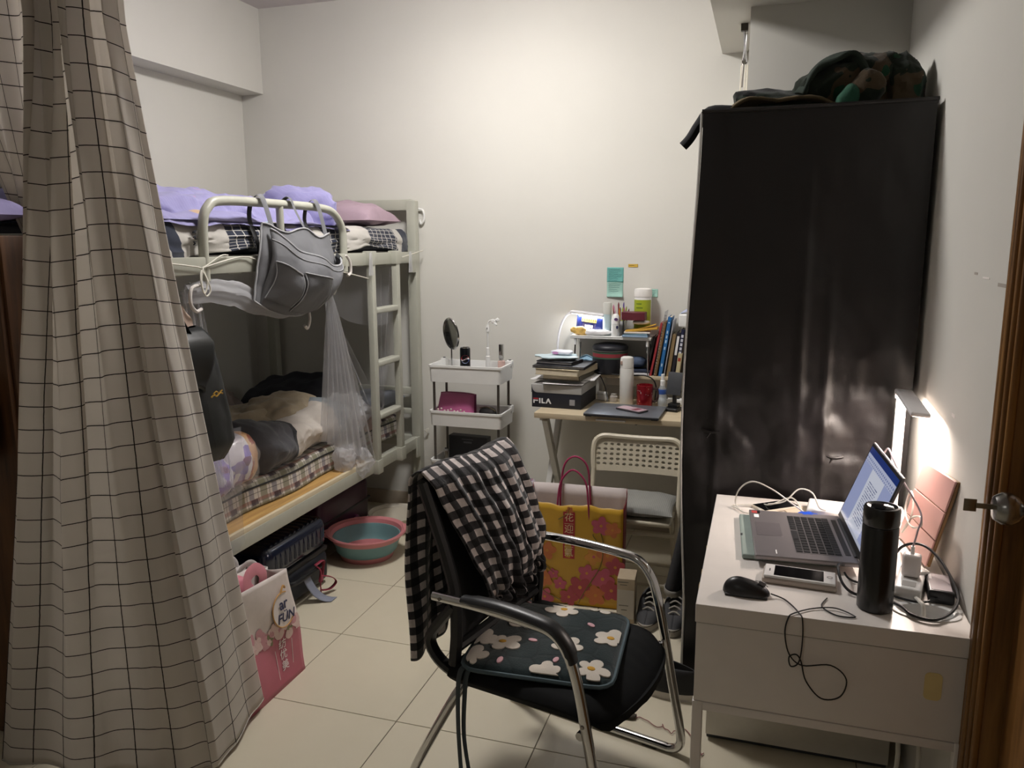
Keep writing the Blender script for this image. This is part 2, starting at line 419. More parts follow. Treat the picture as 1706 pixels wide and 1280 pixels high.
# ================================================================== wardrobe
def wardrobe():
    n = N('black_satin'); c = n.vary('#1a1718', .12, 3)
    n.bump(n.m('ADD', n.noise(420, 2), n.m('MULTIPLY', n.noise(14, 5), .6)), .15, .002)
    SAT = n.done(c, .40, spec=.45)
    t = thing('fabric_wardrobe', 'tall black fabric wardrobe standing against the right wall', 'wardrobe', (.13, 3.05, 0))
    O = Vector((.13, 3.05, 0)); y0, y1 = 2.745, 3.32; x0, x1, z0, z1 = -.212, .472, .05, 2.018
    def L(mb, name, mat=SAT, par=t, **k):
        mb.v = [tuple(Vector(p)-O) for p in mb.v]; return mb.build(name, mat, par, **k)
    creases = [.13, .34, .52, .66, .83]
    def front(u, v):
        z = z0+(z1-z0)*v; fl = (1-v)
        xa = x0-.045*math.sin(math.pi*min(1, fl*1.15))**1.2*(fl**.6); x = xa+(x1-xa)*u
        d = .008*math.sin(u*13+1.2*math.sin(v*2.2)+.8)*(.25+.75*fl)+.018*rp((x*3+z*1.2, z*1.6-x, 0), 1.5, 3)*(.3+.7*fl)+.006*ridge((x*2.2+z*1.5, z*2.2-x*1.2, 0), 2.2, 5)*math.exp(-((v-.42)/.22)**2)
        for i, cc in enumerate(creases):
            q = abs(u-cc-.03*math.sin(v*2+i)); d += .007*math.exp(-(q/.02)**2)*(.4+.6*math.sin(v*5+i*2))*min(1, (1-v)*3)
        d += .022*math.exp(-((u-.33)/.1)**2-((v-.42)/.09)**2)*fb((x*9, z*9, 2), 1.2)
        d += .02*math.exp(-((u-.72)/.12)**2-((v-.40)/.07)**2)*fb((x*11, z*11, 4), 1.2)
        d += .012*fb((x*7+z*5, z*6-x*3, 1), 1.3)*math.exp(-((v-.45)/.2)**2)
        e = min(u, 1-u)*10
        if e < 1: d *= .3+.7*e
        return Vector((x, y0-.004-max(-.012, d), z))
    L(MB().grid(front, 90, 150), 'front_curtain')
    def side(u, v):
        z = z0+(z1-z0)*v; fl = 1-v; xa = x0-.045*math.sin(math.pi*min(1, fl*1.15))**1.2*(fl**.6)*(1-u*.7)
        return Vector((xa-.01*math.sin(u*9+v*3)*fl, y0+(y1-y0)*u, z))
    L(MB().grid(side, 20, 60), 'side_cloth', solid=.002)
    L(MB().bx(x1-.003, x1, y0, y1, z0, z1), 'side_cloth'); L(MB().bx(x0, x1, y1-.003, y1, z0, z1), 'back_cloth')
    L(MB().bx(x0-.004, x1+.004, y0-.006, y1, z1-.006, z1+.006, .004), 'top_cloth')
    L(MB().tube([(x0-.004, y0-.008, z1+.004), ((x0+x1)/2, y0-.01, z1+.003), (x1+.004, y0-.008, z1+.006)], .006, 6), 'top_piping')
    pp = [tuple(front(0, v/20)+Vector((-.006, .004, 0))) for v in range(21)]
    L(MB().tube(pp, .0045, 6, 2), 'edge_piping', mt('pale_piping', '#c8c6c2', .5))
    for x in (x0+.02, x1-.02):
        for y in (y0+.03, y1-.03): L(MB().tube([(x, y, 0), (x, y, z1-.01)], .009, 8, 1), 'frame_pole', STEEL)
    # twisted tie tabs on the curtain
    for (u, v) in ((.13, .46), (.69, .43)):
        p = front(u, v); m = MB(); m.tube([p+Vector((-.03, -.004, .006)), p+Vector((0, -.009, 0)), p+Vector((.03, -.004, .004))], .004, 6); m.tube([p+Vector((0, -.008, 0)), p+Vector((-.012, -.008, -.02))], .003, 6)
        L(m, 'tie_tab')
wardrobe()

# ================================================================== curtain
def curtain_mats():
    n = N('curtain_cloth'); u, v = n.uv(); t = n.t; out = t.nodes['Material Output']
    w = n.m('MULTIPLY', n.m('SUBTRACT', n.noise(40, 2), .5), .0015)
    ln = n.m('MAXIMUM', n.line(n.m('ADD', u, w), .066, .0021), n.line(n.m('ADD', v, w), .068, .0028))
    c = n.mix(ln, n.vary('#e6e1da', .03, 6), '#3a3433')
    n.bump(n.noise(500, 2), .1, .001); n.done(c, .62, spec=.25)
    tl = n.new('ShaderNodeBsdfTranslucent'); t.links.new(c, tl.inputs[0])
    a = n.new('ShaderNodeMixShader'); a.inputs[0].default_value = .5
    t.links.new(n.b.outputs[0], a.inputs[1]); t.links.new(tl.outputs[0], a.inputs[2]); t.links.new(a.outputs[0], out.inputs[0])
    return n.mat
CURT = curtain_mats()
def curtain():
    t = thing('curtain', 'white grid-check curtain hanging to the floor in front of the bunk bed', 'curtain', (-1.75, 1.75, 0))
    O = Vector((-1.75, 1.75, 0))
    ZT = 2.62
    SB = [(0, -2.20, 1.635), (.42, -1.84, 1.675), (.72, -1.535, 1.79), (.735, -1.525, 1.815), (1., -1.595, 2.14)]
    ST = [(0, -1.825, 1.70), (.42, -1.775, 1.71), (.72, -1.685, 1.735), (.735, -1.678, 1.74), (1., -1.635, 1.80)]
    def lerp(tab, s):
        for a, b in zip(tab, tab[1:]):
            if s <= b[0]: k = (s-a[0])/(b[0]-a[0]); return Vector((a[1]+(b[1]-a[1])*k, a[2]+(b[2]-a[2])*k))
        return Vector(tab[-1][1:])
    def zbot(s): return .012+.02*max(0, (s-.75)/.25)
    def base(s, t):  # t=0 top, 1 bottom
        k = max(0, (t-.17)/.83)**1.08
        return lerp(ST, s)*(1-k)+lerp(SB, s)*k
    def fn(u, t):
        s = u; p = base(s, t); q = base(min(1, s+.004), t)-base(max(0, s-.004), t)
        q = q.normalized() if q.length > 1e-9 else Vector((1, 0)); nn = Vector((q.y, -q.x))
        fr = 1 if s < .72 else .55
        ph = s*25+.5*math.sin(t*2.1+s*4)+.25*math.sin(t*5+s*9)
        A = (.034*(1-t)+.014*t)*fr
        d = A*math.sin(ph)+A*.35*math.sin(ph*.53+1.3+t*.8)+.010*rp((s*4, t*2.5, 1), 1.6, 2)
        sh = A*.55*math.sin(2*ph+.6)*(1-.5*t)
        # strong vertical fold beside the corner
        d += .035*math.exp(-((s-.62-.03*t)/.035)**2)*(.4+.6*t)*.7
        e = min(1, (1-s)*14, s*14+.3); d *= e
        z = ZT+(zbot(s)-ZT)*t
        p = p+nn*d+q*sh*e
        return Vector((p.x, p.y, z))
    NU, NV = 220, 90
    # arc length along the hem gives the printed grid its width
    acc = [0]; pv = fn(0, .8)
    for i in range(1, NU+1): w = fn(i/NU, .8); acc.append(acc[-1]+(w-pv).length); pv = w
    def uvf(u, t): return (acc[min(NU, int(round(u*NU)))]*.66, (1-t)*ZT+.02*math.sin(u*7))
    m = MB().grid(fn, NU, NV, uvf); m.v = [tuple(Vector(p)-O) for p in m.v]
    m.build('curtain_panel', CURT, t, solid=.0012)
    # hem
    m = MB(); m.tube([fn(i/60, 1)-O+Vector((0, 0, .004)) for i in range(61)], .0022, 6, 1); m.build('hem', mt('curtain_hem', '#b5aea6', .8), t)
    # pole and rings
    MB().tube([(-1.25, -.02, ZT+.03), (.28, .04, ZT+.03)], .012, 12, 1).build('curtain_pole', STEEL, t)
    for i in range(8):
        s = i/7; p = fn(s, 0)-O
        MB().tube([(p.x, p.y+.028*math.cos(a), ZT+.03+.03*math.sin(a)-.006) for a in [2*math.pi*k/14 for k in range(14)]], .003, 6, 1, closed=True).build('curtain_ring', CHROME, t)
    # second length of the cloth swept back behind
    t2 = thing('curtain', 'grid-check curtain panel swept back over the wooden cabinet', 'curtain', (-2.35, 1.9, 0))
    O2 = Vector((-2.35, 1.9, 0))
    def f2(u, v):
        z = 2.6-v*.97; xr = -2.05-.13*v; xl = -2.62+.385*v**1.3; x = xl+(xr-xl)*u
        return Vector((x, 1.93+.02*math.sin(u*17+v*2)+.03*v, z))-O2
    MB().grid(f2, 60, 40, lambda u, v: (u*.62, (1-v)*.98+.03*u)).build('curtain_panel', CURT, t2, solid=.0012)
curtain()
# ================================================================== soft-goods helpers
def shift(mb, O): mb.v = [tuple(Vector(p)-Vector(O)) for p in mb.v]; return mb
def blob(c, r, amp=.1, sc=6., pw=2.0, nu=48, nv=28, seed=0., rot=None, flatb=None, wr=0., wk=0., wax=0, cr=0.):
    """rounded lump with folds; pw>2 squarer; flatb clamps the underside; wr adds directional wrinkles"""
    m = MB(); C = Vector(c)
    def f(u, v):
        a = 2*math.pi*u; b = math.pi*(v-.5); q = 2/pw
        sg = lambda x: math.copysign(abs(x)**q, x)
        d = Vector((sg(math.cos(b))*sg(math.cos(a)), sg(math.cos(b))*sg(math.sin(a)), sg(math.sin(b))))
        p = Vector((d.x*r[0], d.y*r[1], d.z*r[2]))
        k = 1+amp*rp(p, sc, seed)
        if wr: k += wr*math.sin(p[wax]*wk+3*rp(p, sc*.7, seed+3))
        if cr: k += cr*ridge(p, sc*1.3, seed+11)
        p = p*k
        if rot is not None: p = rot @ p
        p += C
        if flatb is not None and p.z < flatb: p.z = flatb
        return p
    m.grid(f, nu, nv, lambda u, v: (u*2*math.pi*max(r[0], r[1]), v*math.pi*r[2]))
    return m
def cushion(c, sx, sy, h, amp=.05, sc=8., seed=0., rot=None, pw=3.2, n=30, sag=.5):
    m = MB(); C = Vector(c)
    def sh(u, v, s):
        x, y = 2*u-1, 2*v-1
        e = max(0, (1-abs(x)**pw))**.5*max(0, (1-abs(y)**pw))**.5
        kx = 1-.06*(1-abs(y)**2)*abs(x)**6; ky = 1-.06*(1-abs(x)**2)*abs(y)**6
        p = Vector((x*sx*.5*kx, y*sy*.5*ky, s*h*.5*e*(1 if s > 0 else sag)))
        p.z += s*amp*h*e*rp((p.x, p.y, s), sc, seed)
        if rot is not None: p = rot @ p
        return p+C
    m.grid(lambda u, v: sh(u, v, 1), n, n); m.grid(lambda u, v: sh(1-u, v, -1), n, n)
    return m
def rot3(x=0, y=0, z=0):
    return Matrix.Rotation(R(z), 3, 'Z') @ Matrix.Rotation(R(y), 3, 'Y') @ Matrix.Rotation(R(x), 3, 'X')

# ================================================================== upper bunk bedding
def upper_bedding():
    O = Vector((-2.4, 3.2, 1.562))
    t = thing('mattress', 'upper bunk mattress under navy and white patchwork sheet', 'mattress', O)
    shift(MB().bx(-2.87, -1.972, 2.1, 4.17, 1.563, 1.672, .03, 4), O).build('mattress_core', mt('mattress_dark', '#23242c', .8), t)
    n = N('patchwork_sheet'); u, v = n.uv()
    WH, NV = '#b5b1ab', '#1f2536'
    un = n.m('ADD', u, n.m('MULTIPLY', n.m('SUBTRACT', v, .9), -.12))
    ln = n.m('MAXIMUM', n.line(u, .048, .006, .01), n.line(v, .042, .006))
    gridc = n.mix(ln, NV, WH)
    c = n.vary(WH, .04, 9)
    for a, b in ((1.9, 2.20), (2.232, 2.302)): c = n.mix(n.band(un, a, b), c, NV)
    for a, b in ((2.589, 2.80), (3.28, 3.455), (3.733, 4.037)): c = n.mix(n.band(u, a, b), c, gridc)
    c = n.mix(n.band(u, 4.10, 4.4), c, NV)
    n.bump(n.noise(30, 4), .25, .004); SH = n.done(c, .85, spec=.2, sheen=.2)
    def f(s, q):   # s along y, q across then down
        y = 2.1+s*2.1
        if q < .72:
            k = q/.72; x = -2.86+k*(.86); z = 1.682+.012*rp((x, y, 0), 5, 2)+.006*math.sin(y*9)
        else:
            k = (q-.72)/.28; a = min(1, k*2.2)*math.pi/2
            x = -2.0+.045*math.sin(a)+.012*math.sin(y*14+k*2)*k+.01*rp((y, k, 0), 6, 1)
            drop = .095+.018*math.sin(y*6.3)+.015*fb((y, 0, 0), 5)
            if y > 4.03: drop += .02
            z = 1.682-.02*(1-math.cos(a))-drop*max(0, k-.12)/.88
        return Vector((x, y, z))-O
    MB().grid(f, 120, 46, lambda s, q: (2.1+s*2.1, q*1.2)).build('sheet', SH, t, solid=.004)
    SB = mt('sheet_print', '#2a2b33', .8)
    for i, (ch, zz) in enumerate((('M', 1.606), ('A', 1.627), ('R', 1.645))):
        text(ch, .022, SB, frame(Vector((-1.934, 2.375, zz))-O, (0, 0, 1), (0, -1, 0)), 'print', t, depth=.003)
    # lilac quilt
    n = N('lilac_quilt'); vo = n.voronoi(7.5); cx = n.sep(vo[1])
    spot = n.m('MULTIPLY', n.m('LESS_THAN', n.m('ADD', vo[0], n.m('MULTIPLY', n.noise(60, 2), .15)), .30), n.m('GREATER_THAN', cx[0], .62))
    sc = n.ramp(cx[1], [(0, '#c98ab8'), (.35, '#c4a05c'), (.6, '#86a7a4'), (.8, '#b25f6d')], True)
    st = n.line(n.ob()[1], .012, .003)
    c = n.mix(n.m('MULTIPLY', st, .12), n.vary('#8b87b2', .05, 6), '#adabd0')
    c = n.mix(n.m('MULTIPLY', spot, .75), c, sc)
    n.bump(n.noise(22, 4), .35, .006); LIL = n.done(c, .8, spec=.2, sheen=.3)
    O = Vector((-2.4, 2.85, 1.69))
    q = thing('quilt', 'crumpled lilac quilt piled on the upper bunk', 'quilt', O)
    def h(x, y):
        a = min(1, max(0, (-2.0-.05*fb((y, 0, 3), 4)-x)/.26)); b = min(1, max(0, (x+2.84)/.12)); e1 = min(1, max(0, (y-2.1)/.05)); e2 = min(1, max(0, (3.50-y)/.12))
        e = (a**.6)*(b**.5)*(e1**.5)*(e2**.5)
        base = .15-.045*min(1, max(0, (y-2.3)/.9))
        fold = .055*(abs(math.sin((x+2.02)*10.5+1.6*rp((x, y*.6, 0), 1.6, 1)+.5*y))-.6)+.02*rp((x, y, 1), 5, 4)+.022*ridge((x*1.3, y*.8, 1), 4.0, 2)
        return 1.69+max(.004, e*(base+fold))
    def fq(u, v):
        x = -2.86+.88*u; y = 2.1+1.43*v+.03*math.sin(u*9); 
        if u > .72:      # the edge facing the room droops over the mattress in soft rolls
            k = (u-.72)/.28; z1 = h(-2.86+.88*.72, y); ze = 1.672+.030*rp((y, 0, 5), 2.6, 3)
            z = z1+(ze-z1)*k**1.5+.020*math.sin(math.pi*k)*math.sin(k*9+3*rp((y, 1, 1), 1.8, 2))
            xx = -2.226+.262*k**.8+.022*math.sin(k*8+2.5*rp((y, 2, 0), 2., 5))+.016*ridge((k*.6, y*1.6, 2), 3., 4)
            return Vector((min(-1.945, xx) if z < 1.70 else min(-1.962, xx), y, z))-O
        return Vector((x-.02*rp((x, y, 2), 6, 9), y, h(x, y)))-O
    m = MB().grid(fq, 100, 150); m.grid(lambda u, v: (lambda p: Vector((p.x, p.y, 1.689-O.z)))(fq(u, 1-v)), 20, 20)
    m.build('quilt_body', LIL, q)
    m = blob((-2.2, 3.46, 1.765), (.20, .085, .12), .15, 7, 2.3, 60, 36, seed=5, rot=rot3(-14, 0, 12), flatb=1.69, cr=.09)
    shift(m, O).build('folded_corner', LIL, q)
    p = cushion((-2.27, 3.94, 1.725), .62, .38, .20, .12, 7, 3, sag=.25, pw=3.6)
    MV = mt('mauve_cotton', '#a08a96', .85, var=.08, vs=8, bs=.3, bscale=30, bdist=.004)
    tag(p.build('pillow', MV), 'plump mauve pillow at the head of the upper bunk', 'pillow')
upper_bedding()

# ================================================================== grey hanging organiser
def organiser():
    G = mt('organiser_canvas', '#6e6f73', .7, var=.06, vs=9, bs=.3, bscale=40, bdist=.004)
    GL = mt('organiser_piping', '#a6a7aa', .65); BK = mt('organiser_webbing', '#1b1b1e', .7)
    O = Vector((-1.9, 2.95, 1.77)); X0 = -1.905
    t = thing('hanging_organiser', 'grey fabric pocket organiser hanging by straps from the bunk guard rail', 'organizer', O)
    ys = lambda v: (2.715-.085*v, 3.215+.06*v-.10*max(0, v-.6))
    def zt(u): return 1.685-.035*u-.03*math.sin(math.pi*u*2.0)**2*.9
    def zb(u): return 1.385-.085*math.sin(math.pi*min(1, u*1.05))**.8+.07*u**3
    def body(u, v):
        a, b = ys(v); y = a+(b-a)*u; z = zt(u)+(zb(u)-zt(u))*v
        bul = math.sin(math.pi*u)**.6*(.03+.055*math.sin(math.pi*v**1.2))
        return Vector((X0+.012+bul+.008*rp((y, z, 0), 9, 2), y, z))
    shift(MB().grid(body, 50, 40), O).build('back_panel', G, t, solid=.004)
    # main pocket: mouth runs diagonally from the upper left strap to the right edge
    def mouth(u): return .06+.47*u+.06*math.sin(math.pi*u)
    def pocket(u, v):
        k = mouth(u)+(1-mouth(u))*v; p = body(.04+.96*u, min(1, k))
        b = math.sin(math.pi*min(1, u*1.0))**.55*math.sin(math.pi*min(1, v*.93+.07))**.5
        p.x += .006+.05*b+.012*(1-v)+.006*math.sin(u*17+v*5); return p
    shift(MB().grid(pocket, 50, 34), O).build('main_pocket', G, t, solid=.003)
    def edge(fn, k=30): return [fn(i/k)-O for i in range(k+1)]
    o = Vector((.004, 0, 0))
    MB().tube(edge(lambda s: pocket(s, 0)+o), .0045, 6, 1).build('piping', GL, t)
    MB().tube(edge(lambda s: pocket(s, .14)+o), .002, 6, 1).build('piping', GL, t)
    MB().tube(edge(lambda s: body(s, 1)+o), .004, 6, 1).build('piping', GL, t)
    MB().tube(edge(lambda s: body(0, s)+o), .004, 6, 1).build('piping', GL, t)
    MB().tube(edge(lambda s: body(s, 0)+o), .004, 6, 1).build('piping', GL, t)
    # small outer pockets
    def small(u0, u1, v0, v1, lift):
        def f(u, v):
            p = pocket(u0+(u1-u0)*u+.02*math.sin(v*3), v0+(v1-v0)*v-.12*(u)*(1-v)*0); p.x += lift*math.sin(math.pi*u)**.5*(1-v*.8)+.004; return p
        return f
    for a in ((.22, .52, .36, .95, .018), (.01, .20, .42, .9, .022)):
        f = small(*a); sp = shift(MB().grid(f, 20, 18), O).build('small_pocket', G, t, solid=.002)
        MB().tube(edge(lambda s: f(s, 0)+o, 14), .003, 6, 1).build('piping', GL, sp)
        MB().tube(edge(lambda s: f(1, s)+o, 14), .0022, 6, 1).build('piping', GL, sp)
        MB().tube(edge(lambda s: f(0, s)+o, 14), .0022, 6, 1).build('piping', GL, sp)
    # buckle on the right
    b = pocket(.96, .02)-O; m = MB(); m.box(b+Vector((.012, -.02, 0)), (.008, .05, .022), .003, 2, rot=rot3(-28)); m.build('buckle', DGREY, t)
    # three straps looping over the rail
    for y, dz, bk in ((2.75, 0, .3), (2.955, .0, .12), (3.15, .0, .12)):
        u = (y-2.715)/.5; top = body(min(.98, max(.02, u+.03)), 0)
        fr = [top, Vector((X0+.012, y+.005, 1.74)), Vector((X0-.003, y-.003, 1.789)), Vector((X0-.025, y-.006, 1.792)), Vector((X0-.048, y-.012, 1.765))]
        m = MB(); m.tube([p-O for p in fr], .016, 8, 5, flat=(1, .12)); m.build('strap', G, t)
        m = MB(); m.tube([p-O for p in (Vector((X0-.048, y-.012, 1.766)), Vector((X0-.052, y-.02, 1.70)), Vector((X0-.012, y-.03, 1.66-bk*.2)), Vector((X0+.02 if bk > .2 else X0-.05, y-.035, 1.74-bk)))], .015, 8, 5, flat=(1, .14)); m.build('webbing', BK, t)
organiser()

# ================================================================== mosquito net
def net():
    NET = sheer('net_gauze', '#dcdce0', .20, .45); NETD = sheer('net_gathered', '#e2e2e6', .52, .4); NETF = sheer('net_fall', '#e2e2e6', .36, .4, .2)
    O = Vector((-1.95, 3.2, .47))
    t = thing('mosquito_net', 'white gauze mosquito net tied up along the lower bunk', 'mosquito net', O)
    def G(f, nu, nv, mat, name='net_panel'): return shift(MB().grid(f, nu, nv), O).build(name, mat, t)
    # strip sagging under the upper rail
    G(lambda u, v: Vector((-1.966+.012*math.sin(u*22+v), 2.2+.62*u, 1.492-v*(.05+.05*math.sin(u*3.1)+.01*math.sin(u*19)))), 50, 8, NET)
    # gathered swag
    def sw(u, v):
        P = [(2.31, 1.425), (2.42, 1.435), (2.55, 1.42), (2.72, 1.375), (2.9, 1.34), (3.08, 1.345), (3.28, 1.385)]
        k = u*(len(P)-1); i = min(len(P)-2, int(k)); f = k-i; f = f*f*(3-2*f)
        y = P[i][0]+(P[i+1][0]-P[i][0])*(k-i); z = P[i][1]+(P[i+1][1]-P[i][1])*f
        rr = (.012+.034*math.sin(math.pi*(.12+.8*u))**.7); a = 2*math.pi*v
        w = 1+.16*math.sin(a*5+u*7)+.1*rp((u*6, math.cos(a), math.sin(a)), 2, 1)
        return Vector((-1.935+rr*math.cos(a)*w*.8, y, z+rr*math.sin(a)*w))
    G(sw, 70, 36, NETD, 'net_swag')
    # fall on the near side
    def dl(u, v):
        y = 2.30+.13*u*(.7+.6*v)+.02*v; return Vector((-1.945+.02*math.sin(u*19+v*3)*(.4+v)-.0*v, y, 1.44-.78*v+.03*math.sin(u*3.1)))
    G(dl, 40, 30, NETF, 'net_fall')
    def dl2(u, v): return Vector((-1.93+.012*math.sin(u*14+v*4)+.03*v, 2.28+.26*u-.03*v, .9-.47*v))
    G(dl2, 34, 16, NET, 'net_fall')
    # tied bunch falling from the ring beside the ladder
    def dr(u, v):
        w = v**.85; yA, yB = 3.275+.0*w, 3.30+.22*w
        y = yA+(yB-yA)*u; z = 1.38-(.72+.16*u)*v
        x = -1.94-(.07*(1-u)-.06*u)*w+.030*math.sin(u*44+v*2)*w**.6
        return Vector((x, y, z))
    G(dr, 160, 36, NETF, 'net_fall')
    def dr2(u, v):
        w = v; y = 3.30+.45*w*u+.14*w; z = 1.375-(.60+.12*u)*v; return Vector((-1.985+.02*math.sin(u*21+v)*w, y, z))
    G(dr2, 60, 30, NET, 'net_panel')
    G(lambda u, v: Vector((-1.985+.01*math.sin(u*17), 3.32+.80*u, 1.49-(.1+.5*abs(u-.15)*.5+.13*(1-u))*v-.06*math.sin(u*3.1)*v)), 50, 14, NET)
    def dr3(u, v):
        y = 3.75+.36*u*(1-v)+.12*v; return Vector((-1.99+.012*math.sin(u*20), y, 1.48-.80*v))
    G(dr3, 40, 26, NET)
    # crumpled bunches on the quilt and the bed edge
    for c, r, s in (((-2.06, 3.62, .72), (.10, .14, .10), 1), ((-1.915, 3.49, .50), (.05, .07, .085), 4), ((-1.955, 3.40, .54), (.06, .07, .07), 7)):
        shift(blob(c, r, .35, 9, 2, 70, 44, s, cr=.26), O).build('net_bunch', NETD, t)
    # tie cord
    MB().tube([(.03, .09, .90), (.045, .085, .93), (.02, .08, .945), (-.01, .09, .92), (.015, .095, .895)], .006, 8).build('tie_ring', WHITE, t)
    # clips that hold the gauze to the rail beside the ladder
    for y in (3.60, 4.07):
        shift(MB().grid(lambda u, v: Vector((-1.885+.006*math.sin(u*9), y+(u-.5)*(.018+.03*v), 1.56-.115*v)), 8, 8), O).build('net_tie', NETD, t)
    CW = mt('white_cord', '#d6d3c8', .7)
    cords = [[(-1.905, 2.1, 1.55), (-1.905, 2.33, 1.525), (-1.905, 2.37, 1.52), (-1.905, 2.47, 1.56), (-1.91, 2.52, 1.562)],
             [(-1.905, 2.37, 1.52), (-1.908, 2.6, 1.555), (-1.9, 2.72, 1.53), (-1.9, 2.76, 1.52)],
             [(-1.89, 3.28, 1.48), (-1.9, 3.45, 1.455), (-1.9, 3.6, 1.43)], [(-1.9, 4.0, 1.53), (-1.88, 4.12, 1.55), (-1.88, 4.24, 1.565)]]
    for c, lab in zip(cords, ('white cord tied around the near foot of the guard rail', 'white cord slung from the knot towards the grey organiser', 'white cord running from the organiser to the ladder', 'white cord stretched from the ladder to the head post')):
        tag(MB().tube(c, .0028, 6, 4).build('cord', CW), lab, 'cord', 'white cords on the bunk rail')
    # knotted loops and hooks
    m = MB(); m.tube([(-1.9, 2.36, 1.515), (-1.895, 2.345, 1.46), (-1.895, 2.365, 1.42), (-1.895, 2.39, 1.445), (-1.9, 2.365, 1.51)], .003, 6, 6, closed=True)
    m.tube([(-1.9, 2.355, 1.51), (-1.89, 2.37, 1.47), (-1.89, 2.35, 1.43), (-1.89, 2.335, 1.47)], .0028, 6, 6, closed=True)
    tag(m.build('cord_knot', CW), 'knotted loop of white cord below the upper rail', 'cord')
    tag(MB().tube([(-1.905, 4.245, .50), (-1.89, 4.255, .49), (-1.88, 4.262, .505), (-1.895, 4.25, .495), (-1.885, 4.262, .475)], .003, 6).build('cord_tie', CW), 'little white cord tied to the bunk post beside the trolley', 'cord')
    HK = mt('pale_hook', '#cfc9c4', .5)
    for pts, lab in (([(-1.90, 2.345, 1.46), (-1.895, 2.29, 1.45), (-1.89, 2.275, 1.40), (-1.895, 2.305, 1.37), (-1.9, 2.34, 1.375)], 'white plastic hanger hook at the end of the net swag'),
                     ([(-1.87, 2.985, 1.33), (-1.868, 2.99, 1.28), (-1.866, 2.965, 1.245), (-1.866, 2.945, 1.258)], 'white hook poking out below the grey organiser'),
                     ([(-1.87, 3.33, 1.55), (-1.865, 3.355, 1.52), (-1.865, 3.36, 1.47), (-1.865, 3.33, 1.455)], 'white hook hanging at the organiser buckle')):
        tag(MB().tube(pts, .0065, 8, 6).build('hook', HK), lab, 'hook')
net()

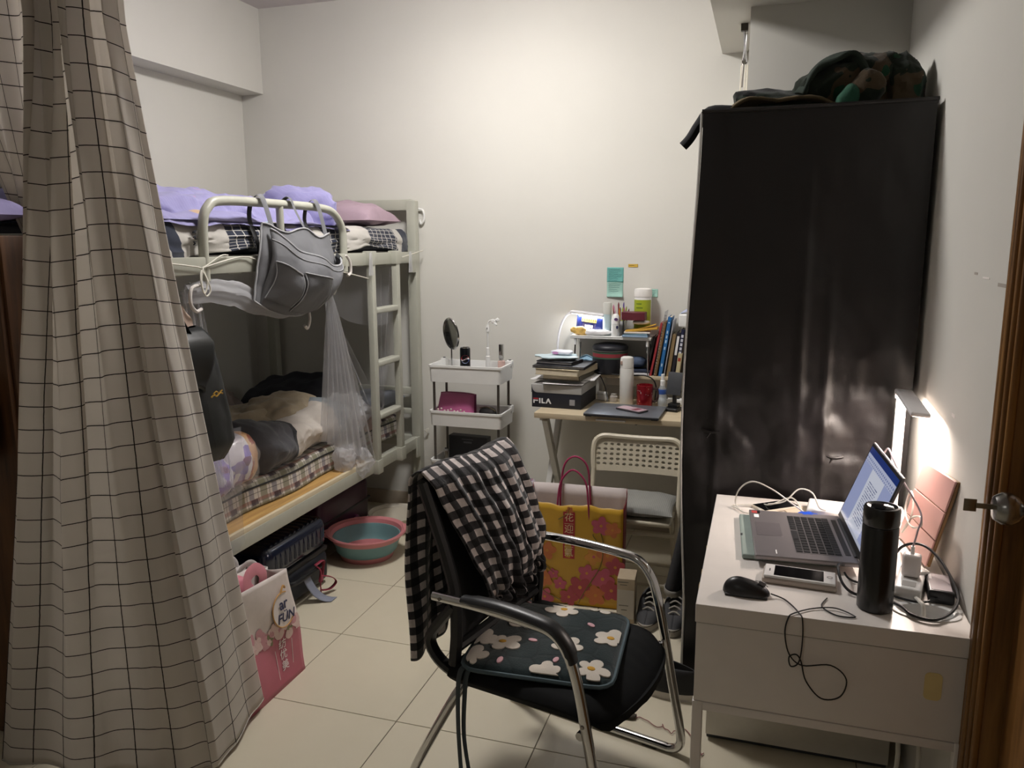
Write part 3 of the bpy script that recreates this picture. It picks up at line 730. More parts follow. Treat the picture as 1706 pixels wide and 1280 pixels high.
# ================================================================== lower bunk bedding
def lower_bedding():
    n = N('plaid_cover'); u, v = n.uv()
    c = n.vary('#cfc8c0', .05, 10)
    for co, o, w, col, f in ((u, 0, .04, '#7d7b62', .75), (u, .07, .03, '#6d6a78', .7), (v, .0, .03, '#7d7b62', .6), (v, .045, .026, '#8a5a50', .7)):
        c = n.mix(n.m('MULTIPLY', n.line(co, .14, w, o), f), c, col)
    dark = n.m('MULTIPLY', n.line(u, .14, .042, .063), n.line(v, .14, .042, .042)); c = n.mix(n.m('MULTIPLY', dark, .85), c, '#3a2c33')
    ln = n.m('MAXIMUM', n.line(u, .07, .003, .017), n.line(v, .07, .003, .017)); c = n.mix(n.m('MULTIPLY', ln, .8), c, '#38302f')
    n.bump(n.noise(18, 4), .25, .004); PL = n.done(c, .85, spec=.2, sheen=.15)
    O = Vector((-2.45, 3.15, .482))
    t = thing('mattress', 'thin plaid mattress on the lower bunk plywood board', 'mattress', O)
    def f(s, q):
        y = 2.1+s*2.065; d = .02*math.sin(y*5)*.5
        if q < .8: k = q/.8; x = -2.86+k*.80; z = .60+.006*rp((x, y, 0), 5, 2)
        else:
            k = (q-.8)/.2; a = min(1, k*2)*math.pi/2
            x = -2.06+.03*math.sin(a)+.01*math.sin(y*11)+.012*math.sin(y*4.1+1)+.025*max(0, k-.6)
            z = .60-.02*(1-math.cos(a))-.093*max(0, k-.15)/.85
        return Vector((x, y, max(.4835, z)))-O
    MB().grid(f, 90, 50, lambda s, q: (2.1+s*2.065, q*1.0)).build('mattress_cover', PL, t, solid=.004)
    MB().tube([f(i/60, .865)+Vector((.004, 0, .002)) for i in range(61)], .004, 6, 1).build('piping', mt('black_piping', '#1b1a1c', .6), t)
    shift(MB().bx(-2.86, -2.075, 2.11, 4.16, .484, .585, .02, 3), O).build('mattress_core', mt('foam', '#b7ada0', .9), t)
    # patchwork quilt
    BE = mt('quilt_beige', '#a3947c', .85, var=.12, vs=5, bs=.4, bscale=16, bdist=.008, sheen=.2)
    n = N('quilt_front'); y = n.ob()[1]
    c = n.ramp(n.m('ADD', n.m('MULTIPLY', y, 1.0), n.m('ADD', .5, n.m('MULTIPLY', n.ob()[2], -.25))), [(0, '#5a5a5f'), (.30, '#2c2d31'), (.325, '#cfc6bd'), (.70, '#cfc6bd'), (.705, '#8d959b'), (.80, '#a9a89f'), (.86, '#b3a78f')], True)
    n.bump(n.m('ADD', n.noise(14, 4), n.m('MULTIPLY', n.noise(50, 3, stretch=(.2, 1.5, 1)), .5)), .45, .008); QF = n.done(c, .8, spec=.25, sheen=.2)
    O = Vector((-2.2, 3.2, .605))
    q = thing('quilt', 'bunched quilt with charcoal, white and beige bands on the lower bunk', 'quilt', O)
    def roll(u, v):
        # thick front roll from near (u=0) to far (u=1)
        y = 2.80+.80*u; cx = -2.17+.05*math.sin(u*3)-.02*u; 
        rr = (.115+.025*math.sin(u*7+1))*(min(1, u*9+.35))**.5*(min(1, (1-u)*7+.3))**.5
        a = 2*math.pi*v; w = 1+.06*math.sin(a*4+u*13)+.10*rp((u*4, math.cos(a)*.8, math.sin(a)*.8), 2, 1)+.02*math.sin(u*60+2*math.sin(a*2))*(.5+.5*math.sin(u*5))+.05*ridge((u*5, math.cos(a)*.7, math.sin(a)*.7), 1.5, 3)
        return Vector((cx+rr*1.22*math.cos(a)*w, y+.05*math.cos(a)*math.sin(u*2), max(.604, .70+rr*.88*math.sin(a)*w)))
    shift(MB().grid(roll, 120, 70), O).build('front_roll', QF, q)
    for c, r, s in (((-2.45, 3.22, .68), (.27, .42, .135), 2), ((-2.32, 3.38, .70), (.2, .28, .15), 6), ((-2.52, 2.80, .66), (.18, .22, .11), 9)):
        shift(blob(c, r, .2, 4, 2.3, 70, 40, s, flatb=.604, cr=.10), O).build('back_fold', BE, q)
    DK = mt('dark_pillow', '#25272f', .85, var=.15, vs=6, bs=.4, bscale=18, bdist=.008)
    tag(shift(cushion((0, 0, 0), .54, .40, .20, .2, 6, 4, rot3(10, -6, 5)), (0, 0, 0)).build('pillow', DK), 'dark navy pillow behind the quilt on the lower bunk', 'pillow').location = (-2.59, 3.94, .735)
    BG = mt('slate_pillow', '#6f737c', .85, var=.1, vs=7, bs=.4, bscale=20, bdist=.006)
    o = tag(cushion((0, 0, 0), .32, .30, .15, .15, 7, 8, rot3(0, -8, 0)).build('pillow', BG), 'slate grey pillow behind the ladder on the lower bunk', 'pillow'); o.location = (-2.14, 4.015, .69)
    PK = mt('pale_pink_sheet', '#a7958f', .85, var=.1, vs=9, bs=.4, bscale=22, bdist=.006)
    tag(blob((-2.03, 3.755, .64), (.07, .075, .045), .3, 9, 2.2, seed=3, flatb=.607, wr=.08, wk=50, wax=1).build('folded_cloth', PK), 'pale pink crumpled cloth behind the ladder stile', 'cloth')
    tag(blob((-2.785, 3.48, .72), (.06, .20, .13), .25, 7, 2.2, seed=11, wr=.07, wk=45, wax=1, flatb=.605).build('folded_cloth', mt('dusty_cloth', '#857874', .85, var=.12, vs=6, bs=.4, bscale=20, bdist=.006)), 'dusty pink cloth heaped against the dark pillow', 'cloth')
    # floral bundle in clear plastic
    n = N('floral_bundle'); vo = n.voronoi(26); cx = n.sep(vo[1]); 
    a = n.ramp(cx[0], [(0, '#cfc6cc'), (.35, '#8d6fa0'), (.55, '#6e3560'), (.7, '#d8d2d8'), (.85, '#7a62ae')], True)
    b = n.ramp(cx[1], [(0, '#c99a70'), (.6, '#d3ab83'), (.85, '#a65a48')], True)
    c = n.mix(n.m('GREATER_THAN', n.m('ADD', n.ob()[1], n.m('MULTIPLY', n.noise(9, 2), .05)), .09), a, b)
    FL = n.done(c, .3, spec=.5, coat=.4); 
    O = Vector((-2.08, 2.6, .605)); t = thing('floral_bundle', 'purple and orange floral bundle in clear plastic beside the quilt', 'bundle', O)
    shift(blob((-2.09, 2.64, .72), (.12, .13, .115), .16, 8, 2.4, seed=2, flatb=.604), O).build('roll', FL, t)
    shift(blob((-2.06, 2.46, .69), (.11, .13, .085), .25, 9, 2.3, seed=7, flatb=.604), O).build('roll', FL, t)
    shift(blob((-2.075, 2.55, .715), (.15, .225, .125), .14, 10, 2.3, 50, 30, 4, flatb=.6035), O).build('plastic_wrap', glass('clear_wrap', '#ffffff', .12, .13), t)
lower_bedding()

# ================================================================== things at the near end of the bunk
def handbag():
    LB = mt('black_leather', '#16191a', .4, var=.1, vs=8, bs=.25, bscale=260, bdist=.001)
    O = Vector((-1.84, 2.205, .85))
    t = thing('shoulder_bag', 'black leather shoulder bag with gold emblem hanging beside the curtain', 'bag', O)
    def body(u, v):
        a = 2*math.pi*u; z = .47*v; wy = (.15-.035*v**2)*(min(1, v*6+.25)**.5)*(min(1, (1-v)*8+.3)**.5); wx = (.055-.02*v)*(min(1, v*5+.3)**.5)*(min(1, (1-v)*6+.2)**.5)
        c, s = math.cos(a), math.sin(a); sg = lambda x: math.copysign(abs(x)**.75, x)
        return Vector((wx*sg(c)+.006*rp((c, s, z*4), 2, 3), wy*sg(s)-.07*v+.03, z+.02*s*(v-.5)))
    MB().grid(body, 48, 30).build('bag_body', LB, t)
    def flap(u, v):
        p = body(.02+.0*u, 1-.55*v); w = .07*(1-.55*v**3)
        y = -.035+(u-.5)*2*w-.02*(1-v)*0-.01; z = .475-.20*v-.02*(2*u-1)**2*v
        x = .05+.022*math.sin(math.pi*min(1, v+.15))
        return Vector((x-.04*(1-min(1, v*5)), y, z))
    MB().grid(flap, 16, 14).build('flap', LB, t, solid=.004)
    m = MB(); q = [(.075, .005, .24), (.077, .02, .247), (.077, .03, .24), (.077, .05, .249), (.075, .065, .244)]
    m.tube([(x, y-.02, z) for x, y, z in q], .003, 6); m.tube([(.077, -.005, .25), (.077, .01, .257), (.077, .02, .25)], .0025, 6); m.tube([(.077, .028, .252), (.077, .042, .256)], .0022, 6)
    m.build('emblem', GOLD, t)
    MB().tube([(.03, -.05, .46), (.03, -.09, .52), (.02, -.13, .60), (.0, -.165, .69), (-.02, -.18, .72)], .014, 8, 5, flat=(1, .3)).build('strap', LB, t)
    MB().tube([(-.02, -.02, .46), (0, -.08, .54), (.0, -.13, .62), (-.01, -.165, .69)], .012, 8, 5, flat=(1, .3)).build('strap', mt('tan_strap', '#7b6440', .5), t)
    g = blob((-1.932, 2.22, 1.31), (.032, .085, .10), .25, 9, 2.2, seed=4, rot=rot3(20), wr=.08, wk=50, wax=1)
    tag(g.build('jacket', mt('beige_fleece', '#b09a8c', .9, var=.08, vs=20, bs=.4, bscale=120)), 'beige fleece garment hanging behind the black shoulder bag', 'clothing')
handbag()

# ================================================================== under the bed
def navy_case():
    NB = mt('navy_shell', '#0c1429', .22, var=.08, coat=.3, vs=20); ND = mt('navy_side', '#0f141e', .5)
    x0, x1, y0, y1, z0, z1 = -2.42, -1.925, 2.66, 3.15, .012, .335
    O = Vector(((x0+x1)/2, (y0+y1)/2, 0))
    t = thing('suitcase', 'navy hard-shell suitcase with ridged lid and red ribbon under the bed', 'suitcase', O)
    shift(MB().bx(x0, x1, y0, y1, z0, .17, .045, 5), O).build('lower_shell', ND, t)
    up = shift(MB().bx(x0, x1, y0, y1, .176, z1, .06, 6), O).build('upper_shell', NB, t)
    shift(MB().bx(x0+.004, x1-.004, y0+.004, y1-.004, .160, .186, .01, 2), O).build('zip', BLACK, t)
    for k in range(11):
        y = y0+.065+k*.036
        pts = [(x0+.06, y, z1-.003), (x1-.06, y, z1-.003), (x1-.026, y, z1-.016), (x1-.007, y, z1-.048), (x1-.003, y, .225)]
        shift(MB().tube(pts, .009, 8, 3, flat=(1, .9)), O).build('ridge', NB, up)
    h = MB(); h.tube([(x1, 2.80, .125), (x1+.028, 2.82, .13), (x1+.032, 2.92, .13), (x1+.028, 3.02, .13), (x1, 3.04, .125)], .011, 8)
    shift(h, O).build('carry_handle', BLACK, t)
    for y in (2.72, 3.08): shift(MB().lathe([(.0, 0), (.022, 0), (.024, .006), (.022, .012), (0, .012)], (0, 0, 0), 14), (0, 0, 0)).build('stud', BLACK, t).location = Vector((x1-.06, y, 0))-O
    RB = mt('red_ribbon', '#7d1f33', .6)
    m = MB()
    m.tube([(x1+.03, 2.98, .15), (x1+.05, 2.99, .12), (x1+.055, 2.975, .06), (x1+.05, 2.985, .012)], .011, 8, 5, flat=(1, .2))
    m.tube([(x1+.05, 2.985, .10), (x1+.075, 3.03, .08), (x1+.085, 3.06, .045), (x1+.07, 3.03, .02), (x1+.055, 2.985, .03)], .009, 8, 5, flat=(1, .25))
    m.tube([(x1+.03, 2.975, .15), (x1+.045, 3.02, .16), (x1+.03, 3.035, .11), (x1+.04, 3.0, .06)], .01, 8, 5, flat=(1, .25))
    shift(m, O).build('ribbon', RB, t)
    shift(MB().grid(lambda u, v: Vector((x1+.028+.10*v**1.2*1.0, 2.88+.05*u+.06*v, .12*(1-v)**2.4+.004)), 6, 16), O).build('luggage_tag', mt('grey_tag', '#7f8494', .6), t, solid=.003)
navy_case()
def burgundy_case():
    BU = mt('burgundy_shell', '#3a1329', .35, var=.1, vs=10); x0, x1, y0, y1 = -2.66, -2.12, 3.40, 3.94
    O = Vector(((x0+x1)/2, (y0+y1)/2, 0)); t = thing('suitcase', 'dark burgundy suitcase at the back under the bed', 'suitcase', O)
    shift(MB().bx(x0, x1, y0, y1, .02, .29, .05, 5), O).build('shell', BU, t)
    shift(MB().bx(x0-.003, x1+.003, y0-.003, y1+.003, .15, .165, .005), O).build('zip', BLACK, t)
    shift(MB().tube([(x1-.005, 3.58, .1), (x1+.025, 3.60, .1), (x1+.025, 3.74, .1), (x1-.005, 3.76, .1)], .01, 8), O).build('carry_handle', BU, t)
    for x in (x0+.07, x1-.07):
        for y in (y0+.07, y1-.07): shift(MB().lathe([(0, 0), (.02, 0), (.02, .03), (0, .03)], (x, y, 0), 12), O).build('stud', BLACK, t)
burgundy_case()
def basins():
    PKM = mt('basin_pink', '#c98185', .4, var=.03); TE = mt('basin_teal', '#6f979a', .45, var=.03); WB = mt('basin_white', '#c9c2b3', .4, var=.03)
    t = thing('collapsible_basin', 'pink-rimmed collapsible basin with teal folds on the floor', 'basin', (-1.905, 3.49, 0), R(30))
    MB().lathe([(0, .006), (.128, .006), (.134, .0), (.145, .03), (.139, .034), (.128, .014), (0, .012)], n=48).build('basin_foot', PKM, t)
    MB().lathe([(.144, .028), (.158, .045), (.160, .062), (.168, .078), (.170, .098), (.176, .112), (.170, .112), (.164, .098), (.161, .08), (.153, .063), (.150, .047), (.138, .032)], n=56, ring=True).build('basin_wall', TE, t)
    MB().lathe([(.172, .105), (.182, .132), (.203, .140), (.206, .133), (.204, .128), (.188, .122), (.178, .100)], n=56, ring=True).build('rim', PKM, t)
    for s in (-1, 1):
        m = MB(); m.prism([(s*.188, -.06), (s*.222, -.035), (s*.232, 0), (s*.222, .035), (s*.188, .06)], .012, Matrix.Translation((0, 0, .127)))
        m.build('lug', PKM, t, bevel=.004)
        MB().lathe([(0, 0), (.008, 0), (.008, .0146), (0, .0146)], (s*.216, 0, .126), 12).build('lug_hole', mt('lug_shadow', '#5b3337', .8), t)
    t = thing('wash_basin', 'plain cream plastic wash basin beside the bunk post', 'basin', (-1.93, 3.875, 0))
    MB().lathe([(0, .004), (.085, .004), (.092, 0), (.098, .004), (.135, .092), (.150, .104), (.152, .099), (.149, .096), (.140, .088), (.128, .088), (.09, .012), (0, .01)], n=48).build('basin_body', WB, t)
basins()

def pink_bag():
    n = N('pink_bag'); u, v = n.uv()
    f1 = n.noise(7, 4); edge = n.m('ADD', v, n.m('MULTIPLY', n.m('SUBTRACT', f1, .5), .06))
    c = n.ramp(edge, [(0, '#b35a6c'), (.18, '#c06a7c'), (.215, '#c98a90'), (.225, '#d6cac4'), (.5, '#d9cfca')])
    PB = n.done(n.vary(c, .05, 18), .35, spec=.5); PI = mt('pink_inside', '#d58a96', .5); PS = mt('pink_side', '#b8606f', .4)
    O = Vector((-1.66, 2.2, 0)); x1, y0, y1, H = -1.60, 2.0, 2.41, .41
    t = thing('shopping_bag', 'pink and white floral shopping bag by the curtain hem', 'bag', O)
    top = Vector((-.045, -.005, 0))
    def face(xb):
        def f(u, v):
            lean = top*v; nar = .03*v
            y = y0+(y1-y0)*u; p = Vector((xb, y, H*v*(1+.07*(1-u))))+lean+Vector((.012*math.sin(u*6+v*4)*math.sin(math.pi*v), (-.5+u)*-nar, 0)); return p
        return f
    ff = face(x1); bf = face(x1-.13)
    shift(MB().grid(ff, 24, 24, lambda u, v: (u*.38, v*.42)), O).build('front_face', PB, t, solid=.0015)
    shift(MB().grid(bf, 12, 12, lambda u, v: (u*.38, v*.42)), O).build('back_face', PB, t, solid=.0015)
    for s in (0, 1):
        def side(u, v, s=s):
            a, b = ff(s, v), bf(s, v); p = a+(b-a)*u; p.y += (-.04 if s else .04)*math.sin(math.pi*u)*v*.8; return p
        shift(MB().grid(side, 12, 14, lambda u, v: (u*.13, v*.42)), O).build('gusset', PS if s == 0 else PB, t, solid=.0015)
    shift(MB().grid(lambda u, v: Vector((x1-.13*u, y0+(y1-y0)*v, .003)), 2, 2), O).build('bottom', PS, t)
    # pink handles flopped over
    m = MB(); 
    a, b = ff(.42, 1), ff(.66, 1)
    m.tube([a+Vector((-.004, 0, -.03)), a+Vector((-.015, .01, .03)), (a+b)/2+Vector((-.02, .02, .045)), b+Vector((-.01, .0, .015)), b+Vector((-.012, -.02, -.05))], .022, 10, 6, flat=(1, .1))
    shift(m, O).build('handle', PI, t)
    m = MB(); a, b = bf(.2, 1), bf(.5, 1); m.tube([a+Vector((.01, 0, -.03)), a+Vector((.03, .02, .03)), (a+b)/2+Vector((.04, 0, .03)), b+Vector((.02, 0, -.03))], .022, 10, 6, flat=(1, .1)); shift(m, O).build('handle', PI, t)
    shift(blob(((x1-.125), 2.15, .36), (.04, .15, .07), .2, 9, 2.4, seed=3), O).build('contents', mt('pink_plastic', '#cc7f8d', .4), t)
    # printed emblem and lettering
    INK = mt('navy_print', '#2c2f52', .5); GD = mt('gold_ring', '#c2955a', .4); WP = mt('white_print', '#e6d6d6', .5)
    def on(u, v, off=.0025):
        p = ff(u, v); du = ff(min(1, u+.02), v)-ff(max(0, u-.02), v); dv = ff(u, min(1, v+.02))-ff(u, max(0, v-.02)); M = frame(p-O, du, dv)
        M.translation = M.translation+M.to_3x3() @ Vector((0, 0, off)); return M
    m = MB(); m.prism(ell(.062, .064, 28), .0006, on(.80, .68, .003)); m.build('emblem_disc', mt('emblem_white', '#e2d9d6', .4), t)
    Mx = on(.80, .68, .0045); m = MB(); m.tube([Mx @ Vector((.062*math.cos(R(a)), .064*math.sin(R(a)), 0)) for a in range(70, 330, 13)], .0026, 6, 2); m.tube([Mx @ Vector(p) for p in ((-.01, .06, 0), (.01, .085, 0), (.02, .075, 0))], .004, 6); m.build('emblem_ring', GD, t)
    text('ar', .058, INK, on(.80, .73, .0075), parent=t, bold=.0008); text('FÜN', .048, INK, on(.81, .61, .0075), parent=t, bold=.0008, shear=.15)
    for ch, v in (('纺', .37), ('优', .27), ('美', .17)): text(ch, .04, WP, on(.74, v, .003), parent=t, bold=.0004)
    m = MB(); 
    for u in (.64, .86):
        M0 = on(u, .24, .002); m.prism([(-.0012, -.085), (.0012, -.085), (.0012, .085), (-.0012, .085)], .0005, M0)
    m.build('print_line', WP, t)
    rnd = random.Random(4); FC = [mt('rose_a', '#c99299', .5), mt('rose_b', '#dcc0bb', .5), mt('rose_leaf', '#8d8a68', .6)]
    for k in range(34):
        u = .30+.66*rnd.random(); v = .43+.13*rnd.random()*(1-.3*u)+.06*rnd.random()
        c = FC[0 if k % 3 == 0 else (2 if k % 7 == 1 else 1)]; r = .012+.016*rnd.random()
        m = MB(); 
        if c is FC[2]: m.prism(ell(r, r*.4, 8, rnd.random()*6), .0005, on(u, v, .0022+k*.00003))
        else:
            for q in range(5): m.prism(ell(r*.6, r*.45, 8, q*1.26, (r*.5*math.cos(q*1.26+k), r*.5*math.sin(q*1.26+k))), .0004, on(u, v, .0022+k*.00004+q*.00005))
        m.build('rose_print' if c is not FC[2] else 'leaf_print', c, t, smooth=False)
    # white paper carrier behind
    O = Vector((-1.848, 2.36, 0)); t = thing('paper_bag', 'white paper carrier bag behind the pink shopping bag', 'bag', O, R(-8))
    WPB = mt('white_kraft', '#cdc5c2', .6, var=.04)
    w, d, h = .11, .055, .37
    for a, b in (((w, -d), (w, d)), ((-w, -d), (-w, d)), ((-w, d), (w, d)), ((-w, -d), (w, -d))):
        A, B = Vector((a[1]*1, a[0]*1, 0)), Vector((b[1], b[0], 0))
        MB().grid(lambda u, v: A+(B-A)*u+Vector((.008*math.sin(math.pi*u)*v, 0, h*v)), 8, 8).build('bag_wall', WPB, t, solid=.001)
    MB().bx(-d, d, -w, w, .002, .006).build('bag_base', WPB, t)
    for x in (-d, d): MB().tube([(x, -.06, h-.04), (x+.005, -.05, h+.03), (x+.012, 0, h+.06), (x+.005, .05, h+.02), (x, .06, h-.04)], .012, 8, 6, flat=(1, .25)).build('handle', mt('white_tape', '#dcd8d6', .6), t)
pink_bag()
# ================================================================== trolley
def trolley():
    O = Vector((-1.50, 4.0, 0)); x0, x1, y0, y1 = -1.712, -1.298, 3.895, 4.125
    t = thing('storage_trolley', 'white three-tier plastic trolley standing against the back wall', 'trolley', O)
    def L(mb, name, mat=WHITE, par=t, **k): return shift(mb, O).build(name, mat, par, **k)
    for zb, zt in ((.862, .955), (.618, .702), (.335, .425)):
        def ring(ix, z):
            r = .02; pts = []
            for cx, cy, a0 in ((x1-ix-r, y1-ix-r, 0), (x0+ix+r, y1-ix-r, 90), (x0+ix+r, y0+ix+r, 180), (x1-ix-r, y0+ix+r, 270)):
                for k in range(5): a = R(a0+k*22.5); pts.append((cx+r*math.cos(a), cy+r*math.sin(a), z))
            return pts
        loops = [ring(.004, zb), ring(0, zt-.012), ring(-.004, zt-.012), ring(-.004, zt), ring(.006, zt), ring(.008, zt-.012), ring(.011, zb+.008)]
        # dip in the rim at the short ends
        for lp in loops[1:6]:
            for i, p in enumerate(lp): pass
        m = MB(); vs = [p for lp in loops for p in lp]; n = len(loops[0]); fs = []
        for i in range(len(loops)-1):
            for j in range(n): fs.append((i*n+j, i*n+(j+1) % n, (i+1)*n+(j+1) % n, (i+1)*n+j))
        fs.append(tuple(range(n))[::-1]); fs.append(tuple((len(loops)-1)*n+j for j in range(n)))
        m.add(vs, fs); tr = L(m, 'tray', smooth=30)
        for x in (x0+.012, x1-.012):
            L(MB().bx(x-.016, x+.016, y1-.05, y1-.012, zt-.03, zt+.012, .004), 'tray_corner', par=tr)
            L(MB().lathe([(0, 0), (.008, 0), (.008, .004), (0, .004)], (x, y1-.032, zt+.012), 10), 'post_cap', DGREY, tr)
    PT = mt('trolley_post', '#6a6560', .3, .8)
    for x in (x0+.022, x1-.022):
        for y in (y0+.022, y1-.03):
            for za, zb in ((.42, .62), (.70, .865), (.10, .34)):
                L(MB().tube([(x, y, za), (x, y, zb)], .007, 10, 1), 'post', PT)
            c = L(MB().tube([(x, y, .05), (x, y, .335)], .006, 8, 1), 'castor_stem', PT)
            L(MB().lathe([(0, -.01), (.022, -.01), (.025, 0), (.022, .01), (0, .01)], (x, y, .025), 16, rot=Matrix.Rotation(math.pi/2, 3, 'X')), 'castor_wheel', BLACK, c)
trolley()
def trolley_things():
    Z = .871
    t = thing('tabletop_mirror', 'round chrome-framed mirror on a thin stem on the trolley', 'mirror', (-1.615, 3.995, Z), R(-28))
    rx = Matrix.Rotation(R(90), 3, 'X') @ Matrix.Rotation(0, 3, 'Z')
    tilt = Matrix.Rotation(R(8), 3, 'X') @ rx
    MB().lathe([(.055, -.006), (.062, -.004), (.064, .0), (.062, .006), (.055, .008)], (0, 0, .245), 40, sy=1.42, rot=tilt, ring=True).build('mirror_frame', CHROME, t)
    MB().lathe([(0, .0), (.057, .0), (.057, .004), (0, .004)], (0, 0, .245), 40, sy=1.42, rot=tilt).build('mirror_glass', mt('mirror_glass', '#9a9a98', .04, 1., var=0), t)
    MB().tube([(0, 0, .16), (0, 0, .004)], .0045, 8, 1).build('stem', CHROME, t)
    MB().lathe([(0, 0), (.045, 0), (.045, .006), (.01, .01), (0, .01)], n=24).build('base', CHROME, t)
    # drinks can
    BLK = mt('can_black', '#111318', .25, .3, var=.03)
    t = thing('drink_can', 'black soft drink can with a red, white and blue globe on the trolley', 'can', (-1.532, 3.985, Z), R(21))
    MB().lathe([(0, .002), (.02, .0), (.024, .004), (.0285, .014), (.0285, .165), (.026, .172)], n=28).build('can_body', BLK, t)
    MB().lathe([(.026, .172), (.0265, .175), (.025, .174), (.024, .170), (0, .170)], n=28).build('can_lid', CHROME, t)
    gc = Vector((0, -.0289, .105)); Mf = frame(gc, (1, 0, 0), (0, 0, 1))
    def half(f0, f1, r=.0225):
        pts = []
        for k in range(13): x = -1+2*k/12; pts.append((x, min(math.sqrt(max(0, 1-x*x)), max(-math.sqrt(max(0, 1-x*x)), f0(x)))))
        for k in range(13): x = 1-2*k/12; pts.append((x, min(math.sqrt(max(0, 1-x*x)), max(-math.sqrt(max(0, 1-x*x)), f1(x)))))
        return [(a*r, b*r) for a, b in pts]
    for mname, col, lo, hi in (('globe_red', '#a8202c', lambda x: .12+.28*math.sin(x*2.4), lambda x: 2), ('globe_white', '#e8e8e8', lambda x: -.22+.25*math.sin(x*2.4+.5), lambda x: .12+.28*math.sin(x*2.4)), ('globe_blue', '#1f3f8f', lambda x: -2, lambda x: -.22+.25*math.sin(x*2.4+.5))):
        P = half(lo, hi); m = MB(); nn = len(P)
        vs = [Vector((p[0], -math.sqrt(max(0, .0292**2-p[0]**2)), .112+p[1])) for p in P]
        m.add(vs, [tuple(range(nn))]); m.build(mname, mt(mname, col, .3), t, smooth=False)
    # little clip fan / phone holder on a stick
    t = thing('selfie_stick', 'white telescopic stick with a clamp head standing on the trolley', 'stick', (-1.402, 3.99, Z))
    MB().lathe([(0, 0), (.012, 0), (.0125, .13), (.0085, .132), (.0085, .14)], n=16).build('grip', WHITE, t)
    MB().lathe([(.0095, .135), (.0095, .175), (.006, .178)], n=14).build('collar', WHITE, t)
    MB().tube([(0, 0, .17), (0, 0, .27)], .0055, 10, 1).build('stem', mt('soft_white', '#d6d6d4', .3), t)
    MB().lathe([(0, .262), (.0095, .264), (.0095, .285), (.006, .3), (0, .3)], n=14).build('joint', WHITE, t)
    MB().lathe([(0, 0), (.003, 0), (.003, .002), (0, .002)], (0, -.0095, .283), 10, rot=Matrix.Rotation(math.pi/2, 3, 'X')).build('button', DGREY, t)
    MB().tube([(0, 0, .29), (.005, 0, .315), (.02, 0, .325), (.03, 0, .322)], .0035, 8).build('neck', WHITE, t)
    m = MB(); m.box((.038, 0, .318), (.03, .02, .022), .005, 3, rot=rot3(0, 20, 25)); m.box((.054, .004, .327), (.02, .026, .018), .005, 3, rot=rot3(0, -35, 25)); m.box((.046, -.006, .305), (.022, .014, .012), .004, 2, rot=rot3(0, 30, 0)); m.build('clamp', WHITE, t)
    t = thing('perfume_bottle', 'clear bottle with chrome cap on the trolley corner', 'bottle', (-1.345, 4.05, Z))
    MB().box((0, 0, .05), (.034, .034, .1), .006, 3).build('bottle', glass('clear_pink', '#efd6cf', .05, .45), t)
    MB().box((0, 0, .107), (.02, .02, .014), .003).build('neck', CHROME, t)
    MB().box((0, 0, .15), (.024, .024, .08), .003, 2).build('cap', CHROME, t)
    # middle tray
    Z = .627
    PKP = mt('pink_vinyl', '#c46a98', .3, var=.05, coat=.3)
    t = thing('cosmetic_pouch', 'shiny pink zip pouch leaning in the middle tray', 'pouch', (-1.59, 4.0, Z), R(-6))
    def pf(u, v):
        x = (u-.5)*.24*(1-.14*v); e = (1-abs(2*u-1)**5)**.5*(1-abs(2*v-1)**6)**.5
        return Vector((x, -.03-.03*e+.035*v, .004+.155*v*(1-.04*abs(2*u-1)**3)))
    def pb(u, v): p = pf(1-u, v); p.y = .02+.035*v-(.0 if 1 else 0)+.02*((1-abs(2*u-1)**5)**.5)*((1-abs(2*v-1)**6)**.5)-.02; return p
    m = MB(); m.grid(pf, 30, 20); m.grid(pb, 30, 20); m.build('pouch_body', PKP, t)
    MB().tube([pf(i/20, 1)+Vector((0, .003, 0)) for i in range(21)], .004, 6, 1).build('zip', mt('pink_zip', '#9a4a72', .5), t)
    m = MB(); rnd = random.Random(2)
    for k in range(9):
        m.lathe([(0, -.006), (.005, -.004), (.006, 0), (.005, .004), (0, .006)], (-.08+k*.02, -.072, .074+.006*math.sin(k*2)), 8)
    m.build('bead_chain', mt('pearl', '#ded6c8', .25), t)
    t = thing('mesh_pouch', 'small black mesh pouch beside the pink pouch', 'pouch', (-1.405, 3.985, Z), R(-15))
    blob((0, 0, .045), (.05, .03, .048), .15, 16, 3, seed=2, flatb=.002).build('pouch_body', mt('black_mesh', '#2c2a29', .6, bs=.6, bscale=700), t)
    MB().tube([(-.045, -.01, .085), (0, -.012, .096), (.045, -.008, .084), (.055, -.005, .075)], .003, 6).build('zip', mt('tan_zip', '#7a684c', .5), t)
    # lower tray
    Z = .344
    t = thing('black_box', 'flat black carton standing in the bottom tray', 'box', (-1.54, 4.06, Z), R(-4))
    MB().box((0, 0, .095), (.235, .06, .19), .003).build('carton', mt('black_card', '#26272a', .55), t)
    MB().box((0, -.0305, .155), (.05, .001, .01), .0004, 1).build('print', mt('grey_print', '#57585c', .6), t); MB().box((0, -.0305, .172), (.07, .001, .004), .0004, 1).build('print', mt('grey_print'), t)
    t = thing('glass_bottle', 'small clear conical glass bottle in the bottom tray', 'bottle', (-1.655, 3.99, Z))
    MB().lathe([(0, 0), (.026, .0), (.027, .01), (.012, .07), (.008, .085), (.009, .105), (.006, .105)], n=18).build('bottle', glass('clear_glass', '#cfc7b8', .05, .4), t)
trolley_things()

